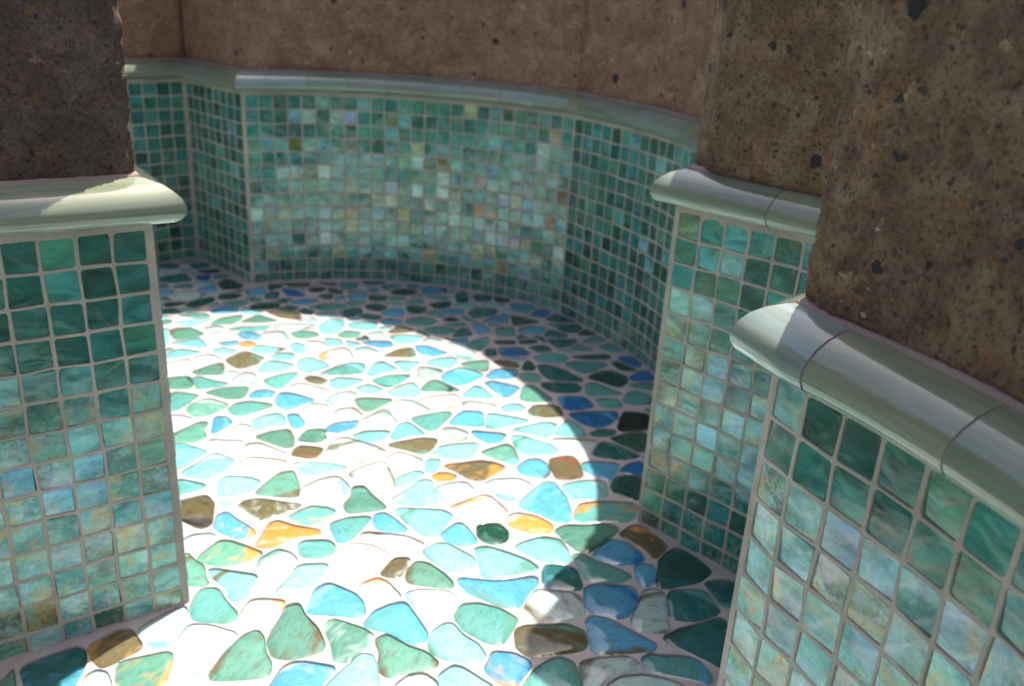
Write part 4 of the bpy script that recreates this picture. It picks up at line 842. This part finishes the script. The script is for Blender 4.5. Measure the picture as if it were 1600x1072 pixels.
sB = min(RR.c, key=lambda c: math.dist(RR.at(c), (B[0], B[1]))); sE = RR.c[min(range(len(pp)), key=lambda k: math.dist(pp[k], E_))]; sD = RR.c[min(range(len(pp)), key=lambda k: math.dist(pp[k], D))]
stone(RR, 0, sB - 6.9, .25, M_STONE_RED, 'reddish stone block with a dark vertical joint, right of the long curved block', seed=15)
stone(RR, sB - 6.9, sE, .13, M_STONE_BROWN, 'brown stone pillar block with a pale chamfered edge, above the arched tiles', corner_s=(sB, sB + 1.9), seed=22, e0=-.02, rough=.7)
stone(RR, sE, sD + 16, .085, M_STONE_BROWN, 'nearest rough brown stone block at upper right with black inclusions and pale scratches', rough=1.25, corner_s=(sD, sD + .2), seed=31)
rest = joined(W['right'])
RW = W['right']
stone(RW, 16, RW.L, .6, M_STONE_BROWN, 'basin stone outside the picture', seed=40, group='stone blocks outside the picture')
for i, k in enumerate(['h1', 'h2', 'h3', 'h4', 'h5', 'h6']):
    stone(W[k], 0, W[k].L, .6, M_STONE_BROWN, 'basin stone outside the picture', seed=50 + i, group='stone blocks outside the picture')
# pedestal stone: one closed block standing inside the trim
def pedestal_stone():
    pp, mm = joined(WP['near'], WP['east'], WP['north'], WP['west'])
    pp = pp[:-1]; mm = mm[:-1]
    pts = pp + [pp[0]]; ms = mm + [mm[0]]; run = Run(pts, ms)
    z0, z1, e0 = 1.74, 15.0, -.22; v, f = [], []; s = 0.0; ss = []
    while s < run.L:
        ss.append(s); s += .1 if s < LP * 1.15 else .5
    nz = 120; cx, cy = -26.5, 27.8
    for s in ss:
        a = np.array(run.at(s, e0)); b = np.array(run.at(s, e0 + 1)); n = (b - a) / np.hypot(*(b - a))
        ed = min(abs(s - LP), abs(s - 2 * LP), abs(s - 3 * LP), s, abs(run.L - s))
        for j in range(nz + 1):
            z = z0 + (z1 - z0) * j / nz; p = (a[0] + 77, a[1], z)
            d = .03 * fbm(p, .35) + .028 * fbm(p, 1.6) + .03 * fbm(p, 5, 2)
            vr = noise.voronoi(Vector(p) * .9)[0][0]
            if vr < .2: d -= .10 * (1 - vr / .2)
            if ed < .4: d -= (.4 - ed) * .22 * max(0, 1 + 1.6 * fbm(p, 2.4))
            v.append((a[0] + n[0] * d - cx, a[1] + n[1] * d - cy, z - z0))
    m = len(ss)
    for i in range(m):
        k = (i + 1) % m
        for j in range(nz): f.append((i * (nz + 1) + j, k * (nz + 1) + j, k * (nz + 1) + j + 1, i * (nz + 1) + j + 1))
    f.append(tuple(i * (nz + 1) + nz for i in range(m))); f.append(tuple(i * (nz + 1) for i in range(m - 1, -1, -1)))
    o = put('stone_block', v, f, M_STONE_DARK, smooth=True); o.location = (cx, cy, z0); o.data.set_sharp_from_angle(angle=math.radians(28))
    tag(o, 'dark brown stone block with black pits standing on the left pedestal', 'stone block')
pedestal_stone()

# ------------------------------------------------------------------ floor of glass pieces
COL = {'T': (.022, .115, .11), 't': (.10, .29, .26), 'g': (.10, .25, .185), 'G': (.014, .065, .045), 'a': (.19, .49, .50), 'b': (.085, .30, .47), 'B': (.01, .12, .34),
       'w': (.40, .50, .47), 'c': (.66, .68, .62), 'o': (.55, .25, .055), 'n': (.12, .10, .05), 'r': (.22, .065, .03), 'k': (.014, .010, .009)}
def chaikin(p, n=2):
    for _ in range(n):
        q = []
        for i in range(len(p)):
            a, b = p[i], p[(i + 1) % len(p)]
            q += [(a[0] * .86 + b[0] * .14, a[1] * .86 + b[1] * .14), (a[0] * .14 + b[0] * .86, a[1] * .14 + b[1] * .86)]
        p = q
    return p
def inpoly(x, y, poly):
    c = np.zeros(np.shape(x), bool); P_ = np.array(poly)
    for (x1, y1), (x2, y2) in zip(P_, np.roll(P_, -1, 0)):
        if y1 == y2: continue
        c ^= ((y1 > y) != (y2 > y)) & (x < (x2 - x1) * (y - y1) / (y2 - y1) + x1)
    return c
traced = []
for l in FLOOR.strip().split('\n'):
    q = l.split(); p = [tuple(map(float, k.split(','))) for k in q[1:]]
    a_ = sum(a[0] * b[1] - a[1] * b[0] for a, b in zip(p, p[1:] + p[:1])); p = p if a_ > 0 else p[::-1]
    p = chaikin(p); o = []
    for i in range(len(p)):
        dx, dy = p[(i + 1) % len(p)][0] - p[i - 1][0], p[(i + 1) % len(p)][1] - p[i - 1][1]; l_ = math.hypot(dx, dy) + 1e-9
        o.append((p[i][0] + dy / l_ * .155, p[i][1] - dx / l_ * .155))
    traced.append((q[0], o))
RES = .15; X0, Y0, NX, NY = -66, -26, 560, 700
gx, gy = np.meshgrid(X0 + RES * np.arange(NX), Y0 + RES * np.arange(NY), indexing='ij')
free = inpoly(gx, gy, LOOP) & ~inpoly(gx, gy, LOOPP)
wall_free = free.copy()
for _ in range(2): free[1:-1, 1:-1] &= free[2:, 1:-1] & free[:-2, 1:-1] & free[1:-1, 2:] & free[1:-1, :-2]
edge_ok = free.copy()
def clip_ok(p): 
    i = int(round((p[0] - X0) / RES)); j = int(round((p[1] - Y0) / RES)); return 0 <= i < NX and 0 <= j < NY and wall_free[i, j]
clean = []
for c, p in traced:
    cx = sum(q[0] for q in p) / len(p); cy = sum(q[1] for q in p) / len(p)
    if not clip_ok((cx, cy)): continue
    q2 = []
    for q in p:
        k = 1.0
        while k > .1 and not clip_ok((cx + (q[0] - cx) * (k * 1.04), cy + (q[1] - cy) * (k * 1.04))): k -= .05
        q2.append((cx + (q[0] - cx) * k, cy + (q[1] - cy) * k))
    clean.append((c, q2))
    a = np.array(q2); i0, j0 = int((a[:, 0].min() - X0) / RES) - 2, int((a[:, 1].min() - Y0) / RES) - 2
    i1, j1 = int((a[:, 0].max() - X0) / RES) + 3, int((a[:, 1].max() - Y0) / RES) + 3
    i0, j0 = max(i0, 0), max(j0, 0)
    free[i0:i1, j0:j1] &= ~inpoly(gx[i0:i1, j0:j1], gy[i0:i1, j0:j1], q2)
dil = free.copy()
for _ in range(1): dil[1:-1, 1:-1] &= free[2:, 1:-1] & free[:-2, 1:-1] & free[1:-1, 2:] & free[1:-1, :-2]
free = dil
r = random.Random(5); cand = np.argwhere(free); idx = list(range(len(cand))); r.shuffle(idx)
seeds = []; cell = {}
for k in idx:
    i, j = cand[k]; x, y = X0 + RES * i, Y0 + RES * j
    near_cam = -30 < x < 14 and y > 20
    rad = 1.15 if near_cam else 1.9
    g = (int(x // 2), int(y // 2)); ok = True
    for a in (-1, 0, 1):
        for b in (-1, 0, 1):
            for q in cell.get((g[0] + a, g[1] + b), ()):
                if (q[0] - x) ** 2 + (q[1] - y) ** 2 < rad * rad: ok = False
    if not ok: continue
    if not (free[max(i - 2, 0):i + 3, j].all() and free[i, max(j - 2, 0):j + 3].all()): continue
    cell.setdefault(g, []).append((x, y)); seeds.append((x, y))
fill = []
for x, y in seeds:
    g = (int(x // 2), int(y // 2)); nb = [q for a in (-2, -1, 0, 1, 2) for b in (-2, -1, 0, 1, 2) for q in cell.get((g[0] + a, g[1] + b), ()) if q != (x, y)]
    poly = []; ph = r.uniform(0, 6.28); mx = r.uniform(1.1, 1.9)
    for k in range(9):
        a = ph + k * 2 * math.pi / 9 + r.uniform(-.18, .18); ux, uy = math.cos(a), math.sin(a); lim = mx
        for q in nb:
            d = ux * (q[0] - x) + uy * (q[1] - y)
            if d > 1e-3: lim = min(lim, ((q[0] - x) ** 2 + (q[1] - y) ** 2) / (2 * d) - .13)
        t = .15
        while t < lim:
            i = int(round((x + ux * (t + .05) - X0) / RES)); j = int(round((y + uy * (t + .05) - Y0) / RES))
            if not free[i, j]: break
            t += .08
        t = max(.12, min(t, lim)); poly.append((x + ux * t, y + uy * t))
    a = np.array(poly); ar = .5 * abs(np.sum(a[:, 0] * np.roll(a[:, 1], -1) - a[:, 1] * np.roll(a[:, 0], -1)))
    if ar > (.4 if y > 50 else 1.0 if (-30 < x < 14 and y > 20) else .5): fill.append((r.choice(['T/t', 't/T', 'b/T', 'G/T', 'a/t', 't/g', 'a/w', 'T/G', 'g/n', 'w/a', 'a/b']), chaikin(poly, 1)))
print('floor pieces', len(clean), 'fill', len(fill))
def piece_geo(p, hshift, r):
    cx = sum(q[0] for q in p) / len(p); cy = sum(q[1] for q in p) / len(p); n = len(p)
    size = math.sqrt(sum((q[0] - cx) ** 2 + (q[1] - cy) ** 2 for q in p) / n)
    v, f = [], []; tx, ty = r.uniform(-.02, .02), r.uniform(-.02, .02)
    def ins(d): return max(0.02, 1 - d / size)
    for k, z in ((1 + .07 / size, -.30), (1 + .05 / size, -.12), (1 - .02 / size, -.09), (ins(.14), -.04), (ins(.36), -.015), (ins(.36) * .5, .005)):
        for q in p: 
            dx, dy = (q[0] - cx) * k, (q[1] - cy) * k; v.append((dx, dy, z + hshift + dx * tx + dy * ty))
    v.append((0, 0, .01 + hshift))
    for a in range(5):
        for k in range(n): f.append((a * n + k, a * n + (k + 1) % n, (a + 1) * n + (k + 1) % n, (a + 1) * n + k))
    for k in range(n): f.append((5 * n + k, 5 * n + (k + 1) % n, 6 * n))
    return (cx, cy), v, f
floor_v = [Vector((x, y)) for x, y in LOOP]; faces_in = [list(range(len(LOOP) - 1, -1, -1))]
area2 = sum(a[0] * b[1] - a[1] * b[0] for a, b in zip(LOOP, LOOP[1:] + LOOP[:1]))
if area2 > 0: faces_in = [list(range(len(LOOP)))]
holes = []
def ccw(p): return p if sum(a[0] * b[1] - a[1] * b[0] for a, b in zip(p, p[1:] + p[:1])) > 0 else p[::-1]
for c, p in clean + fill:
    p = ccw(p); b = len(floor_v)
    cx = sum(q[0] for q in p) / len(p); cy = sum(q[1] for q in p) / len(p)
    floor_v += [Vector(q) for q in p]; faces_in.append(list(range(b, b + len(p)))); holes.append(p)
cv, ce, cf, ov, oe, of = geometry.delaunay_2d_cdt(floor_v, [], faces_in, 1, 1e-5, True)
gv = [(q.x, q.y, 0.0) for q in cv]; gf = [tuple(f_) for f_, o in zip(cf, of) if list(o) == [0]]
for p in holes:
    b = len(gv); n = len(p); cx = sum(q[0] for q in p) / n; cy = sum(q[1] for q in p) / n
    gv += [(q[0], q[1], 0.0) for q in p] + [(cx + (q[0] - cx) * .985, cy + (q[1] - cy) * .985, -.035) for q in p] + [(cx + (q[0] - cx) * .98, cy + (q[1] - cy) * .98, -.28) for q in p]
    for a in range(2):
        for k in range(n): gf.append((b + a * n + k, b + a * n + (k + 1) % n, b + (a + 1) * n + (k + 1) % n, b + (a + 1) * n + k))
b = len(gv); gv += [(x, y, -1.2) for x, y in LOOP]; gf.append(tuple(range(b, b + len(LOOP))))
floor = put('basin_floor', gv, gf, M_GROUT_FLOOR); floor.location = (0, 0, ZF)
tag(floor, 'pale grout floor of the basin set with irregular glass pieces, half in sun', None, None, 'structure')
jv, jf, jb, ja, jd = [], [], [], [], []
for k, (c, p) in enumerate(clean + fill):
    p = ccw(p); (cx, cy), v, f = piece_geo(p, r.uniform(-.015, .02), r)
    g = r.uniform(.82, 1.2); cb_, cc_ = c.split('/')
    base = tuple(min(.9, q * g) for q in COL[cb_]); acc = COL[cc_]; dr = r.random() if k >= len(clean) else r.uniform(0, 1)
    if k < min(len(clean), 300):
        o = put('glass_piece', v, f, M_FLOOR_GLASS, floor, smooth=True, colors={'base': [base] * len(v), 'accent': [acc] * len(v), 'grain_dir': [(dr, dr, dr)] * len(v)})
        o.location = (cx, cy, 0)
    else:
        b = len(jv); jv += [(q[0] + cx, q[1] + cy, q[2]) for q in v]; jf += [tuple(b + q for q in f_) for f_ in f]
        jb += [base] * len(v); ja += [acc] * len(v); jd += [(dr, dr, dr)] * len(v)
o = put('glass_piece_field', jv, jf, M_FLOOR_GLASS, floor, smooth=True, colors={'base': jb, 'accent': ja, 'grain_dir': jd}); o['kind'] = 'stuff'

# ------------------------------------------------------------------ ground round the fountain
gr = put('ground', [(-2000, -2000, 0), (2000, -2000, 0), (2000, 2000, 0), (-2000, 2000, 0)], [(0, 1, 2, 3)], M_GROUND)
gr.location = (0, 0, -15.5); tag(gr, 'plain patio ground around the fountain basin', None, None, 'structure')

# ------------------------------------------------------------------ pitches to metres
for me in bpy.data.meshes: me.transform(Matrix.Scale(S, 4))
for o in scene.collection.objects:
    if o.name in ('camera', 'sun'): continue
    o.location = o.location * S
